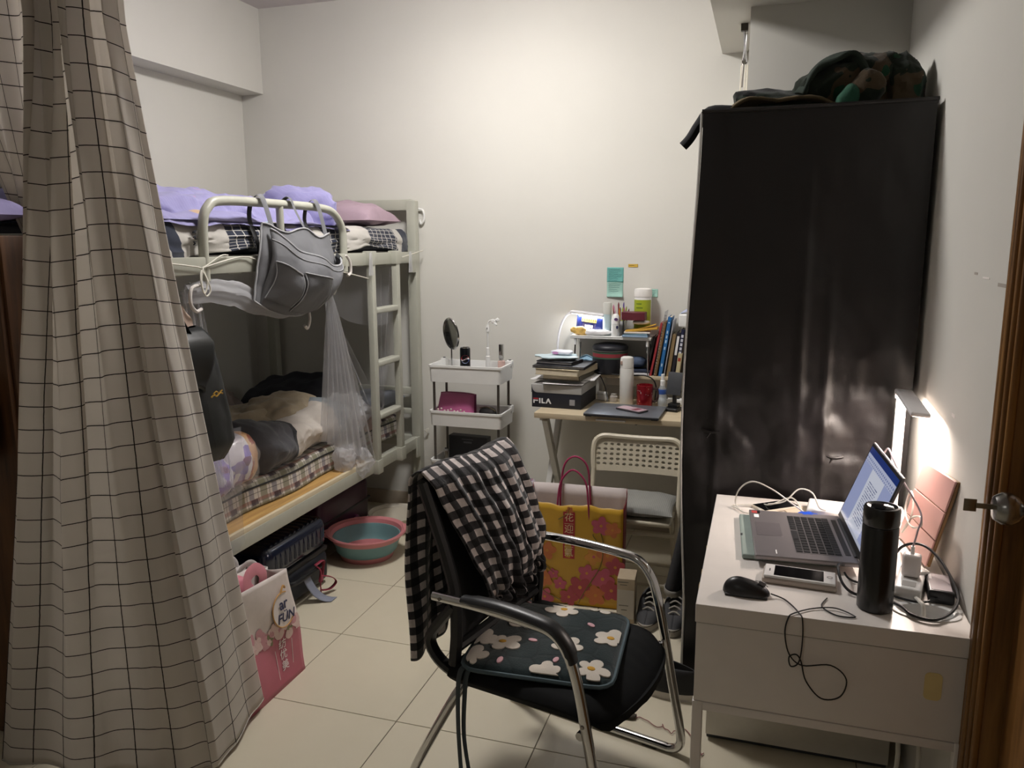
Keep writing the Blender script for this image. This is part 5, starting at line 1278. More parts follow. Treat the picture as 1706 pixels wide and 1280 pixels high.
# ================================================================== office chair
CH_O, CH_R = Vector((-.507, 2.10, 0)), R(-14)
def prof(z):
    """fore-aft position of the backrest face at height z (chair coordinates)"""
    T = [(.40, -.235), (.50, -.225), (.60, -.225), (.66, -.235), (.75, -.265), (.85, -.305), (.935, -.34)]
    for (a, p), (b, q) in zip(T, T[1:]):
        if z <= b: return p+(q-p)*(z-a)/(b-a)
    return T[-1][1]
def office_chair():
    t = thing('office_chair', 'black mesh-back chair with chrome arm frame in front of the white desk', 'chair', CH_O, CH_R)
    n = N('chair_fabric'); n.bump(n.noise(900, 2), .3, .001); FAB = n.done(n.vary('#151617', .1, 12), .85, spec=.2)
    # seat pad
    def seat(s):
        def f(u, v):
            y = (2*u-1); x = v
            xx = -.235+.475*x; xr_ = max(0, (x-.78)/.22); w = .265*(1-.05*x)*(1-.20*(1-math.sqrt(max(0, 1-xr_**2))))
            ex = min(1, (1-x)*7, x*9+.4); ey = min(1, (1-abs(y))*8)
            e = (max(0, ex)*max(0, ey))**.4
            top = .43-.05*max(0, (x-.78)/.22)**2+.004*rp((xx, y, 0), 6)
            z = top-.03*(1-e) if s else .365+.03*(1-e)-.02*max(0, (x-.75)/.25)**2
            return Vector((xx+(.03*(1-y*y) if x > .8 else 0)*(x-.8)/.2, y*w, z))
        return f
    m = MB(); m.grid(seat(1), 40, 36); m.grid(lambda u, v: seat(0)(1-u, v), 40, 36)
    # closing skirt
    for g in (lambda s, k: ((0 if k else 1), s), lambda s, k: (s, (1 if k else 0))):
        for k in (0, 1):
            a = [seat(1)(*g(i/30, k)) for i in range(31)]; b = [seat(0)(*g(i/30, k)) for i in range(31)]
            m.add(a+b, [(i, i+1, 32+i, 31+i) for i in range(30)], [(0, 0)]*62)
    m.build('seat', FAB, t)
    # backrest: frame and mesh
    zs = [.42+.515*i/24 for i in range(25)]
    n = N('back_mesh'); n.bump(n.noise(700, 2), .4, .001); MS = n.done('#17181a', .8)
    def bk(u, v):
        z = .46+.465*v; y = (2*u-1)*.225*(1-.04*v); return Vector((prof(z)-.035*(1-(2*u-1)**2), y, z))
    MB().grid(bk, 30, 30).build('backrest', MS, t, solid=.006)
    for s in (-1, 1):
        pts = [(prof(z)+.004, s*.236*(1-.04*(z-.42)/.5), z) for z in zs]
        MB().tube(pts, .019, 8, 1, flat=(1, .9)).build('back_frame', BLACK, t)
        MB().tube([(-.225, s*.236, .60), (-.275, s*.236, .54), (-.315, s*.236, .475), (-.285, s*.235, .42), (-.22, s*.225, .385), (-.12, s*.2, .37)], .02, 8, 4, flat=(1, .8)).build('back_bracket', BLACK, t)
    MB().tube([(prof(.935)+.002, y, .93+.012*(1-(y/.23)**2)) for y in [(-.228+.456*i/16) for i in range(17)]], .017, 8, 1).build('back_frame', BLACK, t)
    MB().tube([(prof(.47), y, .465) for y in [(-.23+.46*i/8) for i in range(9)]], .016, 8, 1).build('back_frame', BLACK, t)
    # chrome frame on each side, armrest pads
    for s in (-1, 1):
        y = s*.278
        pts = [(-.265, y, .636), (-.1, y, .640), (.05, y, .634), (.115, y, .622), (.155, y, .58), (.178, y, .52), (.20, y, .43), (.235, y, .25), (.268, y, .085), (.266, y, .035), (.235, y, .014), (.18, y, .014), (-.25, y, .014), (-.33, y, .02), (-.352, y, .05), (-.33, y, .11), (-.23, y*.9, .31), (-.2, y*.8, .365)]
        MB().tube(pts, .0145, 12, 5).build('chrome_frame', CHROME, t)
        if s < 0:
            pp = [(-.165, y, .650), (-.05, y, .657), (.06, y, .650), (.115, y, .638), (.155, y, .60), (.172, y, .56)]
            MB().tube(pp, lambda k: .024 if .06 < k < .9 else .019, 10, 5, flat=(1, .55)).build('armrest_pad', mt('pad_black', '#1d1e20', .38), t)
        MB().lathe([(0, 0), (.005, 0), (.005, .003), (0, .003)], (-.235, y+s*.0142, .638), 10, rot=Matrix.Rotation(-s*math.pi/2, 3, 'X')).build('bolt', STEEL, t)
        MB().lathe([(0, 0), (.006, 0), (.005, .003), (0, .003)], (.205, y+s*.0142, .40), 10, rot=Matrix.Rotation(-s*math.pi/2, 3, 'X')).build('bolt', STEEL, t)
        MB().tube([(.19, y, .36), (.16, s*.2, .362), (-.12, s*.2, .362)], .012, 8, 3).build('seat_bracket', CHROME, t)
        MB().box((.17, y, .004), (.05, .022, .006), .002).build('glide', BLACK, t)
        MB().box((-.25, y, .004), (.05, .022, .006), .002).build('glide', BLACK, t)
office_chair()
def on_chair(o): o.location = CH_O; o.rotation_euler = (0, 0, CH_R); return o
def chair_garment():
    n = N('gingham_fleece'); u, v = n.uv(); P = .046
    a = n.line(u, P, P/2); b = n.line(v, P, P/2)
    s = n.m('ADD', a, b)
    c = n.ramp(n.m('MULTIPLY', s, .5), [(0, '#cfc5c2'), (.25, '#3c3a3c'), (.75, '#0c0c0e')], True)
    n.bump(n.noise(160, 4), .5, .003); GF = n.done(n.vary(c, .12, 90), .95, spec=.1, sheen=.35)
    t = thing('gingham_garment', 'black and white gingham fleece trousers draped over the chair back', 'clothing', CH_O, CH_R)
    def folds(u, v): return .012*math.sin(u*31+2*math.sin(v*2.3)+v*1.5)+.007*math.sin(u*57+v*4+1)+.012*rp((u*2, v*3, 0), 2, 4)
    # v: 0 = front hem, 1 = top edge of the chair back
    def front(u, v):
        z0 = .575+.01*math.sin(u*9); z1 = .966+.006*math.sin(u*7)
        yl = -.10-.125*v**.7; yr = .20+.03*math.sin(v*2); y = yl+(yr-yl)*u
        z = z0+(z1-z0)*v-.05*(1-u)*(1-v); zz = min(.935, z)
        bulge = .030+.032*math.sin(math.pi*min(1, v*1.02))**.6*math.sin(math.pi*u)**.4
        hem = math.exp(-(v/.07)**2); g = .006*math.sin(u*75)*math.exp(-((v-.09)/.07)**2)+.01*math.sin(u*60)*hem
        x = prof(zz)+.006+bulge+folds(u, v)*(1-.55*v)+g-.014*math.exp(-((v-.085)/.03)**2)
        k = max(0, (v-.9)/.1); x -= .034*k**1.5
        return Vector((x, y, z))
    def back(u, v):
        p = front(u, 1); q_ = min(1, max(0, (u-.25)/.45)); L = .585-.28*q_*q_*(3-2*q_)+.006*math.sin(u*40); k = min(1, v*14)
        z = p.z-L*max(0, v-.02)-.010*k; y = p.y-.012*v*(1-u)
        xt = -.388-.012*math.sin(u*23+v*3)*min(1, v*4)-.008*u+.004*math.sin(v*9)
        return Vector((p.x+(xt-p.x)*math.sin(k*math.pi/2), y, z))
    m = MB(); m.grid(front, 100, 80, lambda u, v: (u*.46+.03*v, .02+v*.44)); m.grid(lambda u, v: back(u, v), 60, 60, lambda u, v: (u*.46+.03, .46+v*.56))
    m.build('cloth', GF, t, solid=.006)
    # gathered waistband along the hem
    def band(u, v):
        p = front(u, .0); a = 2*math.pi*v; r = .013*(1+.25*math.sin(u*90))
        return Vector((p.x+.004+r*math.cos(a), p.y, p.z+.008+r*1.3*math.sin(a)))
    MB().grid(band, 120, 12, lambda u, v: (u*.46, v*.05)).build('waistband', GF, t)
chair_garment()
def seat_cushion():
    CO = Vector((-.04, -.018, .438)); ang = R(16.5); HS = .212
    n = N('teal_plush'); vo = n.voronoi(11, feat='DISTANCE_TO_EDGE')
    q = n.m('LESS_THAN', vo[0], .035); c = n.mix(n.m('MULTIPLY', q, .5), n.vary('#1f2b2d', .12, 40), '#141d1f')
    n.bump(n.m('ADD', n.noise(220, 3), n.m('MULTIPLY', n.m('MINIMUM', vo[0], .1), 6)), .4, .003); TP = n.done(c, .95, spec=.1, sheen=.3)
    t = thing('seat_cushion', 'dark teal plush seat cushion with white flowers on the office chair', 'cushion', CH_O+Matrix.Rotation(CH_R, 3, 'Z') @ CO, CH_R+ang)
    def hgt(x, y):
        e = max(0, 1-(abs(x)/HS)**9)**.4*max(0, 1-(abs(y)/HS)**9)**.4
        return .004+.020*e+.0025*math.sin(x*32+y*9)*math.sin(y*29)*e
    def cl(x, y):
        # round the corners
        r = .05; ax, ay = abs(x), abs(y)
        if ax > HS-r and ay > HS-r:
            d = Vector((ax-(HS-r), ay-(HS-r))); M_ = max(d.x, d.y); 
            if d.length > 1e-6: d = d.normalized()*M_
            ax, ay = HS-r+d.x, HS-r+d.y
        return math.copysign(ax, x), math.copysign(ay, y)
    def top(u, v): x, y = cl((2*u-1)*HS, (2*v-1)*HS); return Vector((x, y, hgt((2*u-1)*HS, (2*v-1)*HS)))
    m = MB(); m.grid(top, 50, 50); m.grid(lambda u, v: (lambda p: Vector((p.x, p.y, -.003)))(top(1-u, v)), 20, 20); m.build('pad', TP, t)
    rim = []
    for k in range(80):
        a = 2*math.pi*k/80; c, s = math.cos(a), math.sin(a); q = 1/max(abs(c), abs(s)); x, y = cl(c*q*HS, s*q*HS); rim.append((x*1.005, y*1.005, .004))
    MB().tube(rim, .006, 6, 1, closed=True).build('edge_binding', mt('slate_binding', '#4a5a60', .8), t)
    WF = mt('white_plush', '#cdc4b8', .95, bs=.4, bscale=260, sheen=.3); YC = mt('yellow_centre', '#c09234', .9); PKS = mt('pink_plush', '#cfa3aa', .95)
    inv = Matrix.Rotation(-ang, 3, 'Z')
    def loc(x, y): p = inv @ Vector((x-CO.x, y-CO.y, 0)); return p.x, p.y
    def patch(poly, off):
        vs = [Vector((x, y, hgt(x, y)+off)) for x, y in poly]; c = Vector((sum(p[0] for p in poly)/len(poly), sum(p[1] for p in poly)/len(poly), 0)); c.z = hgt(c.x, c.y)+off+.0015
        mid = [Vector((c.x+(p.x-c.x)*.6, c.y+(p.y-c.y)*.6, 0)) for p in vs]
        for p in mid: p.z = hgt(p.x, p.y)+off+.0012
        n_ = len(vs); base = [Vector((p.x, p.y, p.z-.004)) for p in vs]
        return base+vs+mid+[c], [(i, (i+1) % n_, n_+(i+1) % n_, n_+i) for i in range(n_)]+[(n_+i, n_+(i+1) % n_, 2*n_+(i+1) % n_, 2*n_+i) for i in range(n_)]+[(2*n_+i, 2*n_+(i+1) % n_, 3*n_) for i in range(n_)]
    rnd = random.Random(3)
    fl = [(-.176, -.235), (-.136, -.125), (-.079, .148), (.035, -.05), (.150, -.129), (.046, -.195), (.125, .052), (.02, .225), (-.146, .02), (-.20, -.13)]
    for k, (x, y) in enumerate(fl):
        px, py = loc(x, y); rot = rnd.random()*6; np_ = 5; poly = []
        for i in range(40):
            a = 2*math.pi*i/40; r = .050*(.50+.50*abs(math.cos((a-rot)*np_/2))**.6)*(1+.18*math.sin(a+k*2))*(1+.1*math.sin(a*2+k))
            X, Y = px+r*math.cos(a), py+r*math.sin(a); X = max(-HS*.96, min(HS*.96, X)); Y = max(-HS*.96, min(HS*.96, Y)); poly.append(cl(X, Y))
        m = MB(); m.add(*patch(poly, .003)); f = m.build('flower', WF, t)
        if abs(px) < HS*.85 and abs(py) < HS*.85:
            m = MB(); m.add(*patch(ell(.011, .009, 10, 0, (px, py)), .0058)); m.build('flower_centre', YC, f)
    for x, y in ((-.063, -.077), (-.088, -.216), (.039, .099), (.045, -.136), (-.208, .150)):
        px, py = loc(x, y); m = MB(); m.add(*patch(ell(.014, .008, 10, rnd.random()*3, (px, py)), .003)); m.build('petal_spot', PKS, t)
    TI = mt('slate_tie', '#3c4448', .8)
    c0 = inv @ Vector((-.235-CO.x, -.275-CO.y, 0))
    for dx, dy, L in ((0, 0, .45), (.02, -.006, .42)):
        MB().tube([(-HS*.94+dx, -HS*.94, .004), (-HS*.98+dx, -HS*1.0, -.01), (-HS*1.0+dx, -HS*1.03, -.06), (-HS+dx*.8, -HS*1.035, -.2), (-HS+dx*1.5+.01, -HS*1.03+dy, -L*.85)], .010, 8, 6, flat=(1, .2)).build('tie', TI, t)
seat_cushion()

# ================================================================== gift bag, folding chair, floor things
def gift_bag():
    O = Vector((-.745, 3.30, 0)); W2, D2, H = .215, .062, .465
    t = thing('gift_bag', 'large yellow gift bag with pink blossom print beside the folding chair', 'bag', O, R(3))
    n = N('gold_paper'); YL = n.done(n.vary('#c2972c', .07, 5), .38, spec=.5); RD = mt('gift_red', '#7a1724', .45); IN = mt('gift_inside', '#d8cdca', .7)
    def fr(u, v): return Vector((-W2+2*W2*u, -D2-.006*math.sin(math.pi*u)*math.sin(math.pi*v)+.004*math.sin(u*11)*v, .003+(H+.004*math.sin(u*13)+.003*math.sin(u*31))*v))
    def bkf(u, v): return Vector((-W2+2*W2*u, D2+.004*math.sin(u*5)*v, .003+(H+.055)*v))
    MB().grid(fr, 24, 16).build('front_face', YL, t, solid=.001)
    MB().grid(bkf, 12, 10).build('back_face', IN, t, solid=.001)
    for s in (-1, 1):
        MB().grid(lambda u, v: Vector((s*(W2-.012*math.sin(math.pi*u)*v*(1 if s < 0 else -.6)), -D2+2*D2*u, .003+(H+.055*u)*v)), 8, 8).build('gusset', RD, t, solid=.001)
        MB().grid(lambda u, v: Vector((s*(W2-.004-.012*math.sin(math.pi*u)*v*(1 if s < 0 else -.6)), -D2+.002+2*(D2-.002)*u, .2+(H-.2+.055*u)*v)), 8, 8).build('inner_gusset', IN, t)
    MB().grid(lambda u, v: Vector((-W2+2*W2*u, -D2+2*D2*v, .004)), 2, 2).build('bottom', RD, t)
    HM = mt('magenta_cord', '#a02c58', .5)
    for y, dz, dx in ((-D2+.004, 0, 0), (D2-.006, .06, -.01)):
        MB().tube([(-.075+dx, y, H-.06), (-.075+dx, y, H+.02), (-.06+dx, y+.01, H+.11+dz*.6), (-.01+dx, y+.012, H+.158+dz*.5), (.045+dx, y+.008, H+.11+dz*.6), (.06+dx, y, H+.02), (.065+dx, y, H-.06)], .0045, 8, 6).build('handle', HM, t)
    Mf = lambda x, z, k=0: frame(Vector((x, -D2-.0065-k*.0003, z)), (1, 0, 0), (0, 0, 1))
    # red banner with characters
    MB().prism([(-.026, -.108), (.026, -.108), (.026, .108), (-.026, .108)], .0008, Mf(-.022, .33, 3)).build('banner', mt('banner_red', '#a81e2e', .45), t, smooth=False)
    WH = mt('banner_ink', '#e2c9a0', .5)
    for k, ch in enumerate('花迎喜氣'):
        text(ch, .042, WH, Mf(-.022, .411-.054*k, 8), parent=t)
        if k < 3: MB().prism([(-.02, -.0008), (.02, -.0008), (.02, .0008), (-.02, .0008)], .0004, Mf(-.022, .384-.054*k, 8)).build('banner_rule', WH, t, smooth=False)
    # blossom print
    PK = [mt('blossom_a', '#b8526a', .5), mt('blossom_b', '#c2703f', .5), mt('blossom_c', '#a8434f', .5), mt('blossom_d', '#c98a3a', .5)]; BR = mt('branch_print', '#6a5a24', .5)
    rnd = random.Random(11); k = 0
    fl = [(.12, .385, .036, 0), (.17, .37, .030, 1), (.09, .24, .034, 3), (.15, .25, .04, 1), (.185, .20, .036, 2), (.06, .16, .034, 0), (.13, .14, .044, 0), (.03, .09, .045, 2), (.10, .06, .04, 1), (.17, .09, .04, 2), (-.12, .25, .035, 1), (-.15, .33, .024, 0), (-.19, .40, .03, 2), (-.13, .12, .034, 1), (-.06, .10, .025, 0), (-.02, .04, .035, 2), (-.13, .03, .035, 0), (-.02, .445, .014, 1), (-.09, .145, .02, 0)]
    for (x, z, r, c) in fl:
        f = MB(); r *= 1.22
        for q in range(5):
            a = q*1.2566+rnd.random()*.3+k; f.prism(ell(r*.52, r*.40, 10, a, (r*.52*math.cos(a), r*.52*math.sin(a))), .0003, Mf(x, z, k*.35+q*.05))
        f.build('blossom', PK[c], t, smooth=False)
        f = MB(); f.prism(ell(r*.16, r*.16, 8), .0004, Mf(x, z, k*.35+.5)); f.build('blossom_heart', PK[3 if c != 3 else 0], t, smooth=False); k += 1
    for pts in ([(-.19, .10), (-.12, .05), (-.05, .0+.02)], [(.02, .01), (.06, .09), (.12, .2), (.13, .3), (.12, .35)], [(-.2, .24), (-.14, .19), (-.09, .15)], [(.13, .28), (.09, .33), (.085, .345)], [(-.07, .40), (-.03, .43), (-.02, .46)]):
        MB().tube([Vector((x, -D2-.0075, z)) for x, z in pts], .0022, 5, 4).build('branch', BR, t)
gift_bag()

def folding_chair():
    WHC = mt('chair_white', '#cfc6b0', .42, var=.03)
    O = Vector((-.53, 3.525, 0)); t = thing('folding_chair', 'white folding chair with perforated backrest pushed to the back desk', 'chair', O)
    # perforated curved backrest
    NX, NZ = 13, 5; w, h = .40, .15; cx, cz = w/NX, .115/NZ
    def place(x, z, d=0): 
        k = (z)/h; return Vector((x, .085+.03*k-.05*(1-(x/.21)**2)*-.35+d, .525+z))
    m = MB()
    for i in range(NX):
        for j in range(NZ):
            x0, z0 = -w/2+i*cx, .022+j*cz; c = (x0+cx/2, z0+cz/2); skip = (j == NZ-1 and i == 0)
            sq = []; hole = []
            for q in range(16):
                a = 2*math.pi*q/16; s = 1/max(abs(math.cos(a)), abs(math.sin(a)))
                sq.append((c[0]+cx/2*s*math.cos(a), c[1]+cz/2*s*math.sin(a))); hole.append((c[0]+.0095*math.cos(a), c[1]+.007*math.sin(a)))
            for d, flip in ((0, 0), (.009, 1)):
                vs = [place(x, z, d) for x, z in sq]+[place(x, z, d) for x, z in hole]
                fs = [(q, (q+1) % 16, 16+(q+1) % 16, 16+q) for q in range(16)]
                if skip: fs.append(tuple(16+q for q in range(16)))
                m.add(vs, [f[::-1] for f in fs] if not flip else fs)
            if not skip: m.add([place(x, z, 0) for x, z in hole]+[place(x, z, .009) for x, z in hole], [(q, (q+1) % 16, 16+(q+1) % 16, 16+q) for q in range(16)])
    for z0, z1 in ((0, .022), (.137, .15)):
        for i in range(NX):
            xa, xb = -w/2+i*cx, -w/2+(i+1)*cx
            for d in (0, .009): m.add([place(xa, z0, d), place(xb, z0, d), place(xb, z1, d), place(xa, z1, d)], [(0, 1, 2, 3)])
            m.add([place(xa, z0 if z0 == 0 else z1, 0), place(xb, z0 if z0 == 0 else z1, 0), place(xb, z0 if z0 == 0 else z1, .009), place(xa, z0 if z0 == 0 else z1, .009)], [(0, 1, 2, 3)])
    m.build('backrest', WHC, t, smooth=30, weld=True)
    rim = [place(-.205, .01), place(-.21, .08), place(-.205, .135), place(-.18, .16)]+[place(-.15+.3*i/8, .165-.004*math.sin(math.pi*i/8)) for i in range(9)]+[place(.18, .16), place(.205, .135), place(.21, .08), place(.205, .01)]
    MB().tube(rim, .013, 8, 3).build('back_frame', WHC, t)
    for s in (-1, 1):
        MB().tube([(s*.205, .09, .55), (s*.205, .05, .40), (s*.205, -.08, .10), (s*.205, -.12, .012)], .011, 10, 3).build('leg', WHC, t)
        MB().tube([(s*.185, -.06, .365), (s*.185, .06, .2), (s*.185, .155, .012)], .011, 10, 3).build('leg', WHC, t)
    MB().tube([(-.205, -.105, .06), (.205, -.105, .06)], .008, 8, 1).build('cross_bar', WHC, t); MB().tube([(-.185, .135, .06), (.185, .135, .06)], .008, 8, 1).build('cross_bar', WHC, t)
    MB().tube([(-.205, -.10, .30), (0, -.105, .30), (.205, -.10, .30)], .009, 8, 1).build('cross_bar', WHC, t)
    MB().box((0, -.02, .365), (.385, .26, .022), .01, 3).build('seat', WHC, t)
    n = N('grey_cord'); u = n.ob()[0]; c = n.mix(n.m('MULTIPLY', n.line(u, .008, .003), .4), n.vary('#8b8b86', .05, 8), '#6d6e6b'); n.bump(n.line(u, .008, .004), .4, .003); GC = n.done(c, .9)
    m = cushion((0, 0, 0), .40, .30, .075, .14, 9, 4, sag=.9); o = tag(m.build('seat_cushion', GC), 'grey corded cushion on the white folding chair', 'cushion'); o.location = (-.53, 3.518, .411)
folding_chair()

def sneaker(t, L=.27, c1=None, c2=None, c3=None):
    def sole(u, v):
        a = 2*math.pi*u; x = L/2*math.cos(a); w = .045*(1+.12*math.cos(a)-.12*math.cos(2*a)); return Vector((x, w*math.sin(a), .03*v+.006*max(0, math.cos(a))**3))
    m = MB(); m.grid(sole, 36, 3); m.add([sole(i/36, 0) for i in range(36)], [tuple(range(36))], [(0, 0)]*36); m.add([sole(i/36, 1) for i in range(36)], [tuple(range(36))], [(0, 0)]*36); m.build('sole', c1, t)
    def up(u, v):
        a = 2*math.pi*u; p = sole(u, 1); k = v; x = p.x*(1-.12*k)-.035*k*(1 if p.x > 0 else .2); toe = max(0, math.cos(a))
        hz = .028+(.085-.05*toe**.8)*math.sin(k*math.pi/2); return Vector((x-.05*toe*k, p.y*(1-.45*k**2), hz))
    MB().grid(up, 36, 10).build('upper', c2, t, solid=.004)
    m = MB(); 
    for i in range(4): x = .05-.028*i; m.tube([(x, -.024, .066+.011*i), (x-.004, 0, .078+.011*i), (x, .024, .066+.011*i)], .0035, 6, 3)
    m.build('laces', c1, t)
    MB().tube([(-.01, -.042, .035), (-.04, -.041, .06), (-.075, -.036, .05)], .006, 6, flat=(1, .4)).build('side_stripe', c3, t)
def floor_things():
    G1, G2, G3 = mt('shoe_sole', '#a09a90', .6), mt('shoe_upper', '#3a3a3c', .8, bs=.3, bscale=300), mt('shoe_trim', '#8a857c', .6)
    t = thing('sneaker', 'grey and dark sneaker standing beside the carton', 'shoe', (-.394, 3.20, 0), R(267), 'pair of grey sneakers'); sneaker(t, .27, G1, G2, G3)
    t = thing('sneaker', 'grey and dark sneaker tucked under the hanging trouser leg', 'shoe', (-.288, 3.19, 0), R(270), 'pair of grey sneakers'); sneaker(t, .27, G1, G2, G3)
    t = thing('sneaker', 'white and black sneaker lying below the office chair', 'shoe', (-.285, 2.66, 0), R(165)); sneaker(t, .27, mt('white_sole', '#c9c3ba', .5), mt('black_upper', '#17181b', .7), mt('white_sole'))
    t = thing('carton', 'small white and tan printed carton on the floor by the gift bag', 'box', (-.495, 3.19, 0), R(4))
    MB().box((0, 0, .1), (.075, .11, .2), .002).build('carton_body', mt('carton_tan', '#a89880', .7, var=.06), t)
    MB().box((0, -.0555, .085), (.07, .001, .13), .0003, 1).build('carton_label', mt('carton_label', '#b5afa4', .6), t)
    m = MB()
    for k, w in enumerate((.045, .03, .04, .025)): m.box((-.012+.002*k, -.0565, .185-.012*k if k < 2 else .12-.02*k), (w, .0008, .003), .0003, 1)
    m.build('carton_print', mt('carton_ink', '#5a544a', .6), t)
    # dark trouser leg hanging beside the wardrobe
    t = thing('trousers', 'dark trouser leg with grey cuff hanging beside the wardrobe', 'clothing', (-.278, 3.06, 0))
    JN = mt('dark_denim', '#17181c', .9, bs=.3, bscale=200)
    def leg(u, v):
        a = 2*math.pi*u; r = .028+.016*v; return Vector((.055-.065*v**1.3+r*.75*math.cos(a)*(1+.1*math.sin(a*3)), r*1.2*math.sin(a), .66-.45*v))
    MB().grid(leg, 24, 16).build('trouser_leg', JN, t, solid=.003)
    MB().grid(lambda u, v: Vector((-.008+.036*math.cos(2*math.pi*u), .055*math.sin(2*math.pi*u), .228-.024*v)), 24, 2).build('cuff', mt('grey_cuff', '#7c7870', .85), t, solid=.004)
    # little heap of string and hair by the table leg
    rnd = random.Random(6); pts = []; x, y = -.36, 2.47
    for k in range(26): x += .011+rnd.uniform(-.014, .012); y += rnd.uniform(-.022, .018); pts.append((x, y, .003+.004*rnd.random()))
    tag(MB().tube(pts, .0016, 5, 4).build('string', mt('red_string', '#8a5a58', .8)), 'tangled reddish string on the floor near the desk leg', 'string')
    tag(blob((-.36, 2.46, .008), (.022, .016, .009), .5, 60, 2, 20, 12, 3, flatb=.001).build('fluff', mt('fluff', '#4a443c', .95)), 'small dark fluff ball on the floor tiles', 'fluff')
    t = tag(blob((-1.0, 3.42, .255), (.075, .06, .255), .12, 9, 2.6, seed=9, flatb=0.001).build('plaid_sack', (lambda n: n.done(n.mix(n.line(n.ob()[0], .03, .004), n.mix(n.line(n.ob()[2], .03, .004), '#a8a0a8', '#6a5a72'), '#8a5a60'), .7))(N('plaid_sack'))), 'pale plaid sack standing behind the gift bag', 'bag')
floor_things()

# ================================================================== on top of the wardrobe, pier fittings
def wardrobe_top():
    n = N('camouflage'); a = n.noise(5.5, 3); b = n.noise(4.2, 3, stretch=(1, 1.3, .8)); c0 = n.vary('#1d241c', .15, 40)
    c = n.mix(n.m('GREATER_THAN', a, .56), c0, '#43382a'); c = n.mix(n.m('LESS_THAN', b, .40), c, '#0c0d0c'); c = n.mix(n.m('GREATER_THAN', b, .64), c, '#1c3a2a')
    n.bump(n.noise(180, 4), .4, .003); CM = n.done(c, .95, spec=.1, sheen=.12)
    Z = 2.026; O = Vector((.17, 3.0, Z)); t = thing('camouflage_blanket', 'camouflage blanket bundled on top of the black wardrobe', 'blanket', O)
    for c, r, s, rt in (((.25, 3.02, Z+.07), (.20, .16, .115), 3, rot3(0, -10, 10)), ((.07, 3.02, Z+.02), (.20, .15, .06), 5, rot3(0, 10, 0)), ((.395, 3.02, Z+.06), (.08, .15, .115), 8, rot3(0, 0, 0))):
        shift(blob(c, r, .18, 7, 2.4, 70, 40, s, rt, Z, cr=.09), O).build('blanket_fold', CM, t)
    def fl(u, v): x = -.14+.42*u; return Vector((x, 2.84+.24*v, Z+.006+.04*math.sin(math.pi*min(1, u*1.3))**.7*(1-.3*v)+.010*math.sin(u*11+v*5)+.012*rp((x, v, 0), 9, 2)))
    shift(MB().grid(lambda u, v: (lambda p: Vector((p.x, p.y, max(Z+.003, p.z))))(fl(u, v)), 50, 24), O).build('blanket_flap', mt('olive_khaki', '#5a4c34', .95, var=.3, vs=9, bs=.4, bscale=160), t, solid=.01)
    def hood(u, v): a = math.pi*(.02+.96*u); return Vector((.10+.22*u-.04*math.sin(v*3), 2.86+.2*v, Z+.035+.135*math.sin(a)**.8*(1-.25*v)+.014*math.sin(u*11+v*7)))
    shift(MB().grid(hood, 40, 20), O).build('blanket_fold', mt('dark_green_fleece', '#1f2a22', .95, var=.2, vs=9, bs=.4, bscale=160), t, solid=.014)
    shift(blob((.285, 2.86, Z+.05), (.055, .045, .07), .2, 9, 2.3, seed=6, flatb=Z, rot=rot3(0, 25, 0), cr=.1), O).build('blanket_fold', CM, t)
    shift(blob((.235, 2.85, Z+.03), (.035, .04, .05), .2, 9, 2.3, seed=2, flatb=Z, rot=rot3(0, 30, 0), cr=.1), O).build('blanket_fold', mt('bottle_green', '#1d4a38', .95, bs=.4, bscale=160), t)
    m = MB().tube([(-.13, 2.86, Z+.012), (-.20, 2.855, Z+.012), (-.235, 2.85, Z-.03), (-.262, 2.845, Z-.075), (-.285, 2.845, Z-.10)], .021, 10, 4, flat=(1, .8))
    tag(m.build('strap_end', mt('black_fleece', '#101114', .95, bs=.3, bscale=160)), 'black rolled fabric end poking over the wardrobe corner', 'cloth')
wardrobe_top()
def pier_fitting():
    t = thing('pulley_fitting', 'chrome pulley fitting with white cords at the pier edge near the ceiling', 'fitting', (-.13, 3.75, 2.30))
    MB().box((0, 0, .215), (.03, .03, .03), .003).build('anchor_block', mt('anchor_dark', '#4a4640', .4, .8), t)
    MB().tube([(0, 0, .20), (.004, 0, .13), (.0, 0, .08)], .009, 8, 3, flat=(1, .6)).build('lever', CHROME, t)
    MB().tube([(.012, -.012, .19), (.008, -.012, .12), (.014, -.012, .07)], .004, 8, 3).build('lever', CHROME, t)
    MB().lathe([(0, -.006), (.012, -.006), (.009, 0), (.012, .006), (0, .006)], (.006, 0, .075), 16, rot=Matrix.Rotation(math.pi/2, 3, 'X')).build('pulley_wheel', CHROME, t)
    MB().tube([(0, 0, .07), (-.004, 0, -.03)], .006, 8, 1).build('stem', STEEL, t)
    for x0, x1 in ((-.006, -.02), (.012, -.005), (.02, .01)):
        MB().tube([(x0, -.004, .06), ((x0+x1)/2, -.004, -.4), (x1, -.004, -2.28)], .0028, 6, 1).build('cord', mt('ivory_cord', '#dcd6c4', .6), t)
pier_fitting()
